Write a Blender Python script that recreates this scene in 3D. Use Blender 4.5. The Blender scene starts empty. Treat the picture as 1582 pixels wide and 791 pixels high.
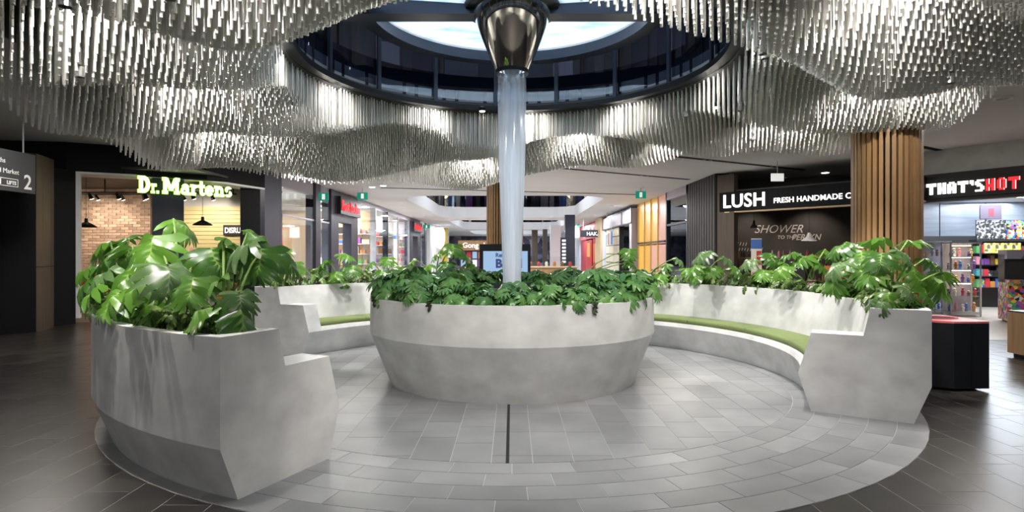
import bpy, bmesh, math, random
from mathutils import Vector, Matrix
from mathutils.geometry import tessellate_polygon
random.seed(7)
S = bpy.context.scene
COL = S.collection
PI = math.pi
def R(d): return math.radians(d)

# ------------------------------------------------------------------ camera
F = 929.0                       # focal length in pixels of the 1582 x 791 frame
EYE = 1.5
cam = bpy.data.cameras.new('camera'); camo = bpy.data.objects.new('camera', cam); COL.objects.link(camo)
cam.sensor_width = 36; cam.lens = F / 1582 * 36
cam.shift_y = -2.5 / 1582
cam.clip_end = 300; cam.clip_start = 0.05
camo.location = (0, 0, EYE); camo.rotation_euler = (R(90), 0, 0)
S.camera = camo
def P(px, py, d): return Vector(((px - 791) * d / F, d, EYE + (393 - py) * d / F))

# ------------------------------------------------------------------ world and colour
w = bpy.data.worlds.new('world'); S.world = w; w.use_nodes = True
w.node_tree.nodes['Background'].inputs[0].default_value = (0.86, 0.92, 1.0, 1)
w.node_tree.nodes['Background'].inputs[1].default_value = 0.16
S.view_settings.view_transform = 'Standard'; S.view_settings.look = 'None'
S.view_settings.gamma = 1; S.view_settings.use_curve_mapping = False
S.view_settings.exposure = 0.6

CX, CY = 0.0, 7.47              # centre of the round plaza
CEIL = 3.92
def light(kind, name, loc, power, col=(1, 1, 1), size=0.2, target=None, spot=None, blend=0.5, sy=None):
    l = bpy.data.lights.new(name, kind); l.energy = power; l.color = col
    if kind == 'AREA':
        l.size = size
        if sy: l.shape = 'RECTANGLE'; l.size_y = sy
        else: l.shape = 'DISK'
    else: l.shadow_soft_size = size
    if spot: l.spot_size = R(spot); l.spot_blend = blend
    o = bpy.data.objects.new(name, l); COL.objects.link(o); o.location = loc
    if target is not None:
        o.rotation_euler = (Vector(target) - Vector(loc)).to_track_quat('-Z', 'Y').to_euler()
    return o
WARM = (1.0, 0.86, 0.70); NEUT = (1.0, 0.95, 0.88); COOL = (0.80, 0.90, 1.0)
# canopy of hanging rods: height of the rod ends over the plan
ROUT = 5.65
OUTLINE = [(0, 3.2), (20, 3.15), (45, 3.38), (60, 3.44), (80, 3.2), (100, 3.0), (120, 2.84), (145, 2.76), (160, 2.9), (175, 2.98), (190, 3.05), (220, 3.1), (270, 3.1), (320, 3.1), (345, 3.2), (360, 3.2)]
def zb(x, y):
    r = math.hypot(x, y - CY); th = math.degrees(math.atan2(y - CY, x)) % 360
    for (a0, z0), (a1, z1) in zip(OUTLINE, OUTLINE[1:]):
        if a0 <= th <= a1: q = (th - a0) / (a1 - a0); q = q * q * (3 - 2 * q); zo = z0 + (z1 - z0) * q; break
    t = min(max((r - 2.7) / (ROUT - 2.7), 0), 1)
    base = 3.50 + (zo + .06 - 3.50) * t ** .85
    u = y + .55 * math.sin(.95 * x + .4) + .35 * math.sin(.5 * x - 1.1)
    wv = .25 * math.sin(2 * PI * u / 2.15 + .6) + .10 * math.sin(2 * PI * x / 2.9 + .5 * y) + .05 * math.sin(2 * PI * (x * .8 - y * .5) / 1.7)
    return base + wv * min(.35 + 2 * t, 1) * (1 - .55 * max(0, t - .6) / .4)
# daylight falling down the oculus from the skylight two storeys up
light('AREA', 'skylight_daylight', (CX, CY, 8.3), 210, COOL, 5.0, (CX, CY, 0))
# downlights set among the hanging rods: over the benches, washing the backrests, over the plaza
def pol(th, r): return CX + r * math.cos(R(th)), CY + r * math.sin(R(th))
for th, r, e, tr, tz, spt in [(-22, 2.9, 130, 3.9, .45, 80), (3, 2.9, 150, 3.9, .45, 80), (28, 2.9, 165, 3.9, .45, 80), (54, 2.9, 170, 3.9, .45, 80), (122, 2.9, 170, 3.9, .45, 80), (146, 2.9, 170, 3.9, .45, 80),
        (-24, 4.5, 80, 4.2, 0, 80), (0, 4.5, 80, 4.2, 0, 80), (30, 4.5, 80, 4.2, 0, 80), (60, 4.5, 80, 4.2, 0, 80), (120, 4.5, 80, 4.2, 0, 80), (150, 4.5, 80, 4.2, 0, 80),
        (208, 4.4, 45, 4.2, 0, 80), (238, 4.2, 50, 4.0, 0, 80), (218, 4.58, 120, 4.38, .3, 60), (230, 4.58, 120, 4.38, .3, 60), (241, 4.60, 90, 4.38, .3, 55), (270, 3.6, 120, 1.8, .7, 95), (292, 3.4, 120, 2.4, .2, 100), (330, 2.9, 90, 2.9, 0, 100)]:
    x, y = pol(th, r); tx, ty = pol(th, tr)
    light('SPOT', 'rod_downlight', (x, y, zb(x, y) - .06), e, NEUT, 0.035, (tx, ty, tz), spt, 0.5)
# small spots tucked into the hollows of the canopy, grazing the next swell of rods
rv = random.Random(4); NW = 0
for k in range(4000):
    if NW >= 22: break
    th, r = rv.uniform(0, 360), rv.uniform(2.95, 5.2); x, y = pol(th, r)
    if y < 2.6: continue
    z = zb(x, y)
    if z < max(zb(x + .25, y), zb(x - .25, y), zb(x, y + .25), zb(x, y - .25)) - .01: continue
    if any(math.hypot(o.location.x - x, o.location.y - y) < 1.25 for o in COL.objects if o.name.startswith('hollow_spot')): continue
    light('SPOT', 'hollow_spot', (x, y, z - .07), 52, NEUT, 0.03, (x * 1.02, y + 1.0, z - .12), 150, 0.6); NW += 1
# projectors on the oculus rim grazing the rods outward
for k in range(10):
    a = 2 * PI * (k + .33) / 10
    p = Vector((CX + 2.45 * math.cos(a), CY + 2.45 * math.sin(a), 3.80))
    light('SPOT', 'rim_projector', p, 22, NEUT, 0.04, p + Vector((math.cos(a), math.sin(a), -0.45)), 130, 0.8)
# general mall lighting in the concourse and corridor ceilings
for x, y, e in [(-7.5, 9.5, 70), (7.6, 9.3, 80), (-4.0, 15.2, 120), (4.2, 15.2, 120), (0, 19, 200), (0, 22.6, 160), (-5.4, 30, 170), (5, 30, 130),
                (-5.4, 37, 170), (5, 37, 110), (0, 41, 260), (-5.4, 50, 120), (5.2, 50, 160), (0, 59.5, 300), (0, 75, 400)]:
    light('AREA', 'ceiling_area_light', (x, y, CEIL - .06), e, NEUT if y < 20 else (.93, .95, 1), 0.9, (x, y, 0))
for x, y, e in [(-5.6, 3.0, 16), (5.6, 2.6, 45), (0, -1.5, 60)]:  # unseen fill lights added behind the camera and beside the frame
    light('AREA', 'ceiling_area_light', (x, y, CEIL - .06), e, NEUT, 0.6, (x, y, 0))
# area lights added in the upper storey to brighten the corridor voids
for y in (32, 50, 66): light('AREA', 'upper_fill_light', (0, y, 8.2), 420, COOL, 4.0, (0, y, 0))
# extra spots added at the rim to brighten the falling water
for th in (222, 318, 90):
    x, y = pol(th, 2.5); light('SPOT', 'rim_projector', (x, y, 3.82), 90, (.92, .96, 1), .04, (CX, CY, 2.1), 34, .8)
# light added inside the funnel to whiten the falling water
light('SPOT', 'water_fill_light', (CX, CY, 3.95), 60, (.93, .96, 1), .05, (CX, CY, 0), 14, .4)

# ------------------------------------------------------------------ materials
MATS = {}
def mat(name, col=(.5, .5, .5), rough=.5, metal=0., emit=None, estr=0., spec=.5, noise=None, bump=None, rand=0., alpha=None, coat=0., trans=0.):
    """principled material; noise = (scale, colour2, detail, stretch xyz); rand = per-object value variation"""
    m = bpy.data.materials.new(name); m.use_nodes = True; nt = m.node_tree; b = nt.nodes['Principled BSDF']
    b.inputs['Base Color'].default_value = (*col, 1); b.inputs['Roughness'].default_value = rough
    b.inputs['Metallic'].default_value = metal; b.inputs['Specular IOR Level'].default_value = spec
    if coat: b.inputs['Coat Weight'].default_value = coat; b.inputs['Coat Roughness'].default_value = .1
    if emit: b.inputs['Emission Color'].default_value = (*emit, 1); b.inputs['Emission Strength'].default_value = estr
    src = None
    if noise:
        tc = nt.nodes.new('ShaderNodeTexCoord'); mp = nt.nodes.new('ShaderNodeMapping'); nz = nt.nodes.new('ShaderNodeTexNoise')
        nz.inputs['Scale'].default_value = noise[0]; nz.inputs['Detail'].default_value = noise[2] if len(noise) > 2 else 4
        if len(noise) > 3: mp.inputs['Scale'].default_value = noise[3]
        nt.links.new(tc.outputs['Object'], mp.inputs[0]); nt.links.new(mp.outputs[0], nz.inputs['Vector'])
        cr = nt.nodes.new('ShaderNodeValToRGB'); cr.color_ramp.elements[0].position = .32; cr.color_ramp.elements[1].position = .7
        cr.color_ramp.elements[0].color = (*col, 1); cr.color_ramp.elements[1].color = (*noise[1], 1)
        nt.links.new(nz.outputs['Fac'], cr.inputs[0]); src = cr.outputs[0]
        if bump:
            bp = nt.nodes.new('ShaderNodeBump'); bp.inputs['Strength'].default_value = bump; bp.inputs['Distance'].default_value = .01
            nt.links.new(nz.outputs['Fac'], bp.inputs['Height']); nt.links.new(bp.outputs[0], b.inputs['Normal'])
    if rand:
        oi = nt.nodes.new('ShaderNodeObjectInfo'); hs = nt.nodes.new('ShaderNodeHueSaturation')
        mr = nt.nodes.new('ShaderNodeMapRange'); mr.inputs[3].default_value = 1 - rand; mr.inputs[4].default_value = 1 + rand
        nt.links.new(oi.outputs['Random'], mr.inputs[0]); nt.links.new(mr.outputs[0], hs.inputs['Value'])
        if src: nt.links.new(src, hs.inputs['Color'])
        else: hs.inputs['Color'].default_value = (*col, 1)
        src = hs.outputs[0]
    if src: nt.links.new(src, b.inputs['Base Color'])
    MATS[name] = m
    return m
def glassy(name, tint=(1, 1, 1), refl=.12, rough=.02, pw=4.5):
    """thin architectural glass: see-through with mirror reflection"""
    m = bpy.data.materials.new(name); m.use_nodes = True; nt = m.node_tree; nt.nodes.clear()
    out = nt.nodes.new('ShaderNodeOutputMaterial'); mx = nt.nodes.new('ShaderNodeMixShader')
    t = nt.nodes.new('ShaderNodeBsdfTransparent'); t.inputs[0].default_value = (*tint, 1)
    g = nt.nodes.new('ShaderNodeBsdfGlossy'); g.inputs['Roughness'].default_value = rough; g.inputs[0].default_value = (.9, .95, 1, 1)
    lw_ = nt.nodes.new('ShaderNodeLayerWeight'); lw_.inputs[0].default_value = .5; fr = nt.nodes.new('ShaderNodeMath'); fr.operation = 'POWER'; fr.inputs[1].default_value = pw; nt.links.new(lw_.outputs['Facing'], fr.inputs[0])
    ad = nt.nodes.new('ShaderNodeMath'); ad.operation = 'ADD'; ad.inputs[1].default_value = refl; ad.use_clamp = True
    nt.links.new(fr.outputs[0], ad.inputs[0]); nt.links.new(ad.outputs[0], mx.inputs[0])
    nt.links.new(t.outputs[0], mx.inputs[1]); nt.links.new(g.outputs[0], mx.inputs[2]); nt.links.new(mx.outputs[0], out.inputs[0])
    MATS[name] = m; return m

mat('concrete', (.52, .52, .52), .62, noise=(3.2, (.70, .70, .695), 8, (1, 1, 1.3)), bump=.06, spec=.3)
mat('tile_dark', (.022, .020, .0185), .30, noise=(2.2, (.040, .036, .033), 5), rand=.30, spec=.32)
mat('tile_light', (.190, .193, .200), .42, noise=(1.6, (.265, .268, .275), 6), rand=.13, spec=.4)
mat('grout_light', (.50, .50, .50), .8)
mat('grout_dark', (.26, .245, .23), .6)
mat('floor_beige', (.36, .31, .27), .28, noise=(3, (.42, .37, .32)))
mat('floor_far', (.42, .40, .38), .22, noise=(1.2, (.5, .48, .45)))
mat('ceiling_paint', (.56, .55, .54), .75, noise=(.7, (.60, .59, .58)))
mat('white_paint', (.78, .78, .79), .6)
mat('white_gloss', (.80, .81, .83), .25)
mat('fascia_stone', (.50, .50, .48), .18, noise=(4, (.60, .60, .58), 6), bump=.03)
mat('black_matte', (.006, .006, .008), .6, spec=.15)
mat('black_metal', (.009, .010, .013), .36, spec=.3)
mat('navy_metal', (.022, .024, .044), .35)
mat('navy_steel', (.035, .045, .070), .30, metal=.5)
mat('soffit_dark', (.035, .034, .035), .6)
mat('chrome', (.80, .76, .70), .05, metal=1.)
mat('rod_metal', (.84, .83, .80), .34, metal=.35, spec=.6)
mat('steel', (.55, .55, .56), .3, metal=.9)
mat('timber', (.30, .165, .070), .55, noise=(3.0, (.42, .25, .115), 8, (5, 5, .35)), rand=.25)
mat('timber_brown', (.055, .040, .028), .45, noise=(3, (.085, .062, .044), 6, (4, 4, .3)))
mat('timber_black', (.014, .012, .011), .5, noise=(3, (.026, .022, .018), 6, (4, 4, .3)))
mat('timber_pale', (.52, .39, .22), .5, noise=(2, (.60, .46, .28), 6, (3, 3, .3)))
mat('soil', (.035, .022, .014), .95, noise=(30, (.08, .05, .03), 4), bump=.8)
mat('cushion', (.125, .165, .055), .85, noise=(60, (.15, .195, .07), 3), bump=.15)
mat('stem', (.16, .26, .06), .5, noise=(8, (.22, .34, .09)))
mat('stem_dark', (.06, .13, .03), .5)
mat('brick', (.36, .24, .165), .85, noise=(9, (.46, .32, .23), 5), rand=.36, bump=.3)
mat('mortar', (.50, .44, .38), .9)
mat('slat_yellow', (.62, .52, .25), .55, noise=(3, (.68, .58, .30), 4, (.3, 3, 3)))
mat('red_paint', (.50, .02, .03), .4)
mat('red_deep', (.30, .015, .03), .5)
mat('bin_red', (.55, .10, .11), .4, noise=(6, (.68, .22, .22), 4))
mat('gold', (.70, .48, .16), .3, metal=.6)
mat('blue_white', (.62, .66, .74), .3)
mat('panel_silver', (.17, .19, .235), .28, metal=.3, noise=(1.5, (.25, .275, .32), 3, (.5, .5, 6)))
mat('poster_dark', (.03, .03, .035), .5, noise=(14, (.55, .55, .55), 6))
mat('basin_dark', (.02, .025, .03), .25)
mat('white_emit', (.9, .9, .9), emit=(1, .97, .92), estr=9)
mat('warm_emit', (.9, .8, .6), emit=(1, .80, .55), estr=9)
mat('cool_emit', (.9, .9, 1), emit=(.85, .92, 1), estr=6)
mat('letter_white', (.9, .9, .9), emit=(1, .98, .93), estr=1.5)
mat('letter_soft', (.8, .8, .8), emit=(.95, .93, .90), estr=.40)
mat('letter_dm', (.9, .95, .8), emit=(.96, 1.0, .72), estr=2.2)
mat('halo_green', (.2, .5, .05), emit=(.34, .80, .03), estr=1.1)
mat('letter_red', (.8, .02, .02), emit=(1, .02, .03), estr=1.0)
mat('chalk', (.62, .60, .57), .8)
mat('sign_text', (.55, .55, .56), .6)
mat('sign_grey', (.030, .031, .033), .5, spec=.2)
mat('exit_green', (.0, .25, .15), emit=(.0, .30, .20), estr=.35)
mat('screen_blue', (.05, .08, .1), .2, emit=(.42, .62, .92), estr=.52)
mat('screen_ink', (.02, .03, .08), .4, emit=(.05, .07, .22), estr=.4)
mat('screen_skin', (.3, .2, .15), .4, emit=(.55, .30, .22), estr=.6)
mat('purple_emit', (.6, .3, .8), emit=(.72, .35, 1), estr=4)
mat('amber_panel', (.62, .34, .05), .3, emit=(.95, .55, .10), estr=.15)
mat('pink_panel', (.62, .34, .26), .35, emit=(.95, .50, .38), estr=.12)
mat('cream_tile', (.55, .49, .38), .35, emit=(.95, .84, .64), estr=.08)
mat('mauve_panel', (.36, .33, .38), .45)
mat('plum', (.07, .05, .075), .5)
mat('hand_skin', (.5, .3, .2), .6)
glassy('glass', (.95, .96, .96), .03, pw=5.5)
glassy('glass_smoke', (.32, .34, .38), .10)
glassy('glass_oculus', (.20, .24, .32), .16)
for nm, c in [('product_orange', (.55, .22, .05)), ('product_brown', (.20, .09, .04)), ('product_red', (.5, .04, .05)), ('product_black', (.02, .02, .02)),
              ('product_white', (.7, .68, .62)), ('product_yellow', (.70, .52, .06)), ('product_blue', (.05, .14, .42)), ('product_pink', (.65, .25, .32)),
              ('product_teal', (.08, .35, .38)), ('product_purple', (.22, .08, .36)), ('product_green', (.12, .35, .10)), ('product_grey', (.28, .28, .30))]:
    mat(nm, c, .4)
PROD = [k for k in MATS if k.startswith('product_')]

def leaf_mat(name, c1, c2, vein):
    m = bpy.data.materials.new(name); m.use_nodes = True; nt = m.node_tree; b = nt.nodes['Principled BSDF']
    N = nt.nodes.new; Lk = nt.links.new
    tc = N('ShaderNodeTexCoord'); sep = N('ShaderNodeSeparateXYZ'); Lk(tc.outputs['UV'], sep.inputs[0])
    nz = N('ShaderNodeTexNoise'); nz.inputs['Scale'].default_value = 5; Lk(tc.outputs['Object'], nz.inputs['Vector'])
    oi = N('ShaderNodeObjectInfo'); av = N('ShaderNodeMath'); av.operation = 'MULTIPLY_ADD'; av.inputs[1].default_value = .75; 
    Lk(oi.outputs['Random'], av.inputs[0])
    sc = N('ShaderNodeMath'); sc.operation = 'MULTIPLY'; sc.inputs[1].default_value = .35; Lk(nz.outputs['Fac'], sc.inputs[0]); Lk(sc.outputs[0], av.inputs[2])
    mx = N('ShaderNodeMix'); mx.data_type = 'RGBA'; mx.inputs[6].default_value = (*c1, 1); mx.inputs[7].default_value = (*c2, 1); Lk(av.outputs[0], mx.inputs[0])
    vr = N('ShaderNodeMapRange'); vr.inputs[1].default_value = .0; vr.inputs[2].default_value = .05; vr.inputs[3].default_value = .75; vr.inputs[4].default_value = 0.; Lk(sep.outputs[0], vr.inputs[0])
    m2 = N('ShaderNodeMix'); m2.data_type = 'RGBA'; m2.inputs[7].default_value = (*vein, 1); Lk(vr.outputs[0], m2.inputs[0]); Lk(mx.outputs[2], m2.inputs[6])
    Lk(m2.outputs[2], b.inputs['Base Color']); b.inputs['Roughness'].default_value = .27; b.inputs['Specular IOR Level'].default_value = .5
    tr = N('ShaderNodeBsdfTranslucent'); Lk(m2.outputs[2], tr.inputs[0]); ms = N('ShaderNodeMixShader'); ms.inputs[0].default_value = .28
    out = nt.nodes['Material Output']; Lk(b.outputs[0], ms.inputs[1]); Lk(tr.outputs[0], ms.inputs[2]); Lk(ms.outputs[0], out.inputs[0])
    MATS[name] = m
leaf_mat('leaf_monstera', (.026, .095, .014), (.12, .28, .032), (.30, .48, .12))
leaf_mat('leaf_philodendron', (.030, .12, .040), (.13, .29, .065), (.15, .30, .09))
leaf_mat('leaf_grassy', (.045, .10, .02), (.16, .26, .06), (.2, .32, .1))
leaf_mat('leaf_pale', (.05, .12, .035), (.14, .24, .085), (.35, .45, .28))
mat('leaf_withered', (.02, .03, .012), .6)

def print_mat(name, cols, scale):
    """printed, sticker-like patchwork of flat colours"""
    m = bpy.data.materials.new(name); m.use_nodes = True; nt = m.node_tree; b = nt.nodes['Principled BSDF']
    tc = nt.nodes.new('ShaderNodeTexCoord'); v = nt.nodes.new('ShaderNodeTexVoronoi'); v.inputs['Scale'].default_value = scale
    nt.links.new(tc.outputs['Object'], v.inputs['Vector'])
    sp = nt.nodes.new('ShaderNodeSeparateColor'); nt.links.new(v.outputs['Color'], sp.inputs[0])
    cr = nt.nodes.new('ShaderNodeValToRGB'); cr.color_ramp.interpolation = 'CONSTANT'
    while len(cr.color_ramp.elements) < len(cols): cr.color_ramp.elements.new(.5)
    for i, c in enumerate(cols): cr.color_ramp.elements[i].position = i / len(cols); cr.color_ramp.elements[i].color = (*c, 1)
    nt.links.new(sp.outputs[0], cr.inputs[0]); nt.links.new(cr.outputs[0], b.inputs['Base Color']); b.inputs['Roughness'].default_value = .35
    MATS[name] = m
print_mat('print_bright', [(.6, .05, .05), (.75, .6, .08), (.05, .1, .35), (.7, .7, .68), (.02, .02, .02), (.1, .35, .15), (.65, .3, .05), (.35, .1, .4)], 16)
print_mat('print_mono', [(.03, .03, .03), (.1, .1, .11), (.5, .5, .5), (.02, .02, .02), (.25, .25, .27)], 22)
print_mat('print_yellow', [(.75, .62, .08), (.7, .65, .3), (.1, .1, .1), (.75, .62, .08), (.6, .4, .05)], 14)
print_mat('print_city', [(.03, .04, .08), (.05, .06, .1), (.12, .1, .14), (.25, .24, .3), (.03, .03, .05), (.10, .12, .22), (.02, .02, .04)], 1.6)

def water_mat():
    m = bpy.data.materials.new('falling_water'); m.use_nodes = True; nt = m.node_tree; nt.nodes.clear(); N = nt.nodes.new; Lk = nt.links.new
    out = N('ShaderNodeOutputMaterial'); tc = N('ShaderNodeTexCoord'); mp = N('ShaderNodeMapping'); mp.inputs['Scale'].default_value = (16, 16, .5)
    nz = N('ShaderNodeTexNoise'); nz.inputs['Scale'].default_value = 1.6; nz.inputs['Detail'].default_value = 4; Lk(tc.outputs['Object'], mp.inputs[0]); Lk(mp.outputs[0], nz.inputs['Vector'])
    sp = N('ShaderNodeSeparateXYZ'); Lk(tc.outputs['Object'], sp.inputs[0])
    aer = N('ShaderNodeMapRange'); aer.inputs[1].default_value = 3.75; aer.inputs[2].default_value = 3.2; aer.inputs[3].default_value = .10; aer.inputs[4].default_value = .55; Lk(sp.outputs[2], aer.inputs[0])
    mu = N('ShaderNodeMath'); mu.operation = 'MULTIPLY_ADD'; mu.inputs[1].default_value = .5; mu.use_clamp = True; Lk(nz.outputs['Fac'], mu.inputs[0])
    sb = N('ShaderNodeMath'); sb.operation = 'SUBTRACT'; sb.inputs[1].default_value = .20; Lk(aer.outputs[0], sb.inputs[0]); Lk(sb.outputs[0], mu.inputs[2])
    t = N('ShaderNodeBsdfTransparent'); t.inputs[0].default_value = (.86, .92, 1, 1)
    d = N('ShaderNodeBsdfTranslucent'); d.inputs[0].default_value = (.94, .96, 1, 1); df = N('ShaderNodeBsdfDiffuse'); df.inputs[0].default_value = (.95, .97, 1, 1)
    g = N('ShaderNodeBsdfGlossy'); g.inputs['Roughness'].default_value = .12
    m1 = N('ShaderNodeMixShader'); m1.inputs[0].default_value = .5; Lk(d.outputs[0], m1.inputs[1]); Lk(df.outputs[0], m1.inputs[2])
    m2 = N('ShaderNodeMixShader'); Lk(mu.outputs[0], m2.inputs[0]); Lk(t.outputs[0], m2.inputs[1]); Lk(m1.outputs[0], m2.inputs[2])
    m3 = N('ShaderNodeMixShader'); m3.inputs[0].default_value = .08; Lk(m2.outputs[0], m3.inputs[1]); Lk(g.outputs[0], m3.inputs[2]); Lk(m3.outputs[0], out.inputs[0])
    MATS['falling_water'] = m
    m = bpy.data.materials.new('dish_acrylic'); m.use_nodes = True; nt = m.node_tree; nt.nodes.clear(); N = nt.nodes.new; Lk = nt.links.new
    out = N('ShaderNodeOutputMaterial'); tc = N('ShaderNodeTexCoord'); nz = N('ShaderNodeTexNoise'); nz.inputs['Scale'].default_value = 2.2; nz.inputs['Detail'].default_value = 7
    mp = N('ShaderNodeMapping'); mp.inputs['Scale'].default_value = (.6, 1.4, 1); Lk(tc.outputs['Object'], mp.inputs[0]); Lk(mp.outputs[0], nz.inputs['Vector'])
    cr = N('ShaderNodeValToRGB'); cr.color_ramp.elements[0].position = .36; cr.color_ramp.elements[0].color = (.42, .58, .68, 1); cr.color_ramp.elements[1].position = .52; cr.color_ramp.elements[1].color = (.86, .93, .97, 1)
    Lk(nz.outputs['Fac'], cr.inputs[0])
    d = N('ShaderNodeBsdfTranslucent'); Lk(cr.outputs[0], d.inputs[0]); g = N('ShaderNodeBsdfGlossy'); g.inputs['Roughness'].default_value = .08
    mx = N('ShaderNodeMixShader'); mx.inputs[0].default_value = .12; Lk(d.outputs[0], mx.inputs[1]); Lk(g.outputs[0], mx.inputs[2]); Lk(mx.outputs[0], out.inputs[0])
    MATS['dish_acrylic'] = m
water_mat()

# ------------------------------------------------------------------ geometry helpers
class MB:
    def __init__(s): s.v = []; s.f = []; s.uv = None
    def add(s, vs, fs):
        o = len(s.v); s.v += [tuple(v) for v in vs]; s.f += [tuple(i + o for i in f) for f in fs]; return s
    def box(s, x0, x1, y0, y1, z0, z1):
        return s.add([(x0, y0, z0), (x1, y0, z0), (x1, y1, z0), (x0, y1, z0), (x0, y0, z1), (x1, y0, z1), (x1, y1, z1), (x0, y1, z1)],
                     [(3, 2, 1, 0), (4, 5, 6, 7), (0, 1, 5, 4), (1, 2, 6, 5), (2, 3, 7, 6), (3, 0, 4, 7)])
    def prism(s, pts, z0, z1):
        a = sum(pts[i][0] * pts[(i + 1) % len(pts)][1] - pts[(i + 1) % len(pts)][0] * pts[i][1] for i in range(len(pts)))
        if a < 0: pts = pts[::-1]
        n = len(pts)
        return s.add([(p[0], p[1], z0) for p in pts] + [(p[0], p[1], z1) for p in pts],
                     [tuple(range(n - 1, -1, -1)), tuple(range(n, 2 * n))] + [(i, (i + 1) % n, n + (i + 1) % n, n + i) for i in range(n)])
    def lathe(s, prof, n=48, a0=0, a1=2 * PI, cx=0, cy=0, close=False):
        full = abs(a1 - a0 - 2 * PI) < 1e-6; m = n if full else n + 1; k = len(prof)
        vs = []
        for i in range(m):
            a = a0 + (a1 - a0) * i / n; c, sn = math.cos(a), math.sin(a)
            vs += [(cx + r * c, cy + r * sn, z) for r, z in prof]
        fs = []
        for i in range(n):
            j = (i + 1) % m
            for q in range(k if close else k - 1):
                q2 = (q + 1) % k
                fs.append((i * k + q, j * k + q, j * k + q2, i * k + q2))
        if close and not full:
            fs.append(tuple(range(k - 1, -1, -1))); fs.append(tuple(n * k + q for q in range(k)))
        return s.add(vs, fs)
    def tube(s, pts, rad, n=6, caps=True):
        vs = []; m = len(pts); pts = [Vector(p) for p in pts]
        for i, p in enumerate(pts):
            t = (pts[min(i + 1, m - 1)] - pts[max(i - 1, 0)]).normalized()
            u = t.cross(Vector((0, 0, 1)) if abs(t.z) < .95 else Vector((0, 1, 0))).normalized(); v = t.cross(u)
            r = rad[i] if isinstance(rad, (list, tuple)) else rad
            vs += [p + u * r * math.cos(2 * PI * q / n) + v * r * math.sin(2 * PI * q / n) for q in range(n)]
        fs = [(i * n + q, i * n + (q + 1) % n, (i + 1) * n + (q + 1) % n, (i + 1) * n + q) for i in range(m - 1) for q in range(n)]
        if caps: fs += [tuple(range(n - 1, -1, -1)), tuple((m - 1) * n + q for q in range(n))]
        return s.add(vs, fs)
    def cyl(s, x, y, z0, z1, r, n=16): return s.tube([(x, y, z0), (x, y, z1)], r, n)
    def mesh(s, name, mt=None, smooth=0):
        me = bpy.data.meshes.new(name); me.from_pydata(s.v, [], s.f)
        if mt: me.materials.append(MATS[mt])
        if smooth:
            me.polygons.foreach_set('use_smooth', [True] * len(me.polygons))
            me.set_sharp_from_angle(angle=R(smooth))
        me.update(); return me
def link(name, me, parent=None, loc=None, rot=None, scale=None):
    o = bpy.data.objects.new(name, me); COL.objects.link(o)
    if parent: o.parent = parent
    if loc is not None: o.location = loc
    if rot is not None: o.rotation_euler = rot
    if scale is not None: o.scale = scale
    return o
def obj(name, mb, mt, parent=None, loc=None, rot=None, smooth=0):
    return link(name, mb.mesh(name, mt, smooth), parent, loc, rot)
def tag(o, label, cat=None, group=None, kind=None):
    if label: o['label'] = label
    if cat: o['category'] = cat
    if group: o['group'] = group
    if kind: o['kind'] = kind
    return o
def thing(name, label, cat, loc=(0, 0, 0), rotz=0, group=None):
    o = bpy.data.objects.new(name, None); COL.objects.link(o); o.empty_display_size = .1
    o.location = loc; o.rotation_euler = (0, 0, rotz)
    return tag(o, label, cat, group)
def struct(name, mb, mt, label, cat, smooth=0):
    o = obj(name, mb, mt, None, smooth=smooth); return tag(o, label, cat, None, 'structure')
def sthing(name, label, cat, loc=(0, 0, 0), rotz=0):
    o = thing(name, label, cat, loc, rotz); o['kind'] = 'structure'; return o
def box(x0, x1, y0, y1, z0, z1): return MB().box(x0, x1, y0, y1, z0, z1)
def wallseg(p, q, z0, z1, t):
    """box standing on the line p-q, thickness t to the left of the direction"""
    d = Vector((q[0] - p[0], q[1] - p[1])).normalized(); n = Vector((-d.y, d.x)) * t
    return MB().prism([p, q, (q[0] + n.x, q[1] + n.y), (p[0] + n.x, p[1] + n.y)], z0, z1)
_txt = {}
def text_mesh(s, size, ext, bold, mt, sx=1., space=1., align='LEFT', shear=0.):
    cu = bpy.data.curves.new('lettering', 'FONT'); cu.body = s; cu.size = size; cu.extrude = ext; cu.offset = bold; cu.space_character = space
    cu.align_x = align; cu.shear = shear; cu.resolution_u = 4
    o = bpy.data.objects.new('lettering', cu); COL.objects.link(o)
    dg = bpy.context.evaluated_depsgraph_get(); me = bpy.data.meshes.new_from_object(o.evaluated_get(dg))
    bpy.data.objects.remove(o); bpy.data.curves.remove(cu)
    me.materials.clear(); me.materials.append(MATS[mt])
    if sx != 1.:
        for v in me.vertices: v.co.x *= sx
    return me
def text(name, s, size, mt, loc, ang=0., parent=None, ext=.01, bold=0., sx=1., space=1., align='LEFT', shear=0., tilt=90):
    return link(name, text_mesh(s, size, ext, bold, mt, sx, space, align, shear), parent, loc, (R(tilt), 0, ang))
def copy_tree(o, parent=None):
    c = o.copy(); COL.objects.link(c)
    if parent: c.parent = parent
    for ch in o.children: copy_tree(ch, c)
    return c
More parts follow.
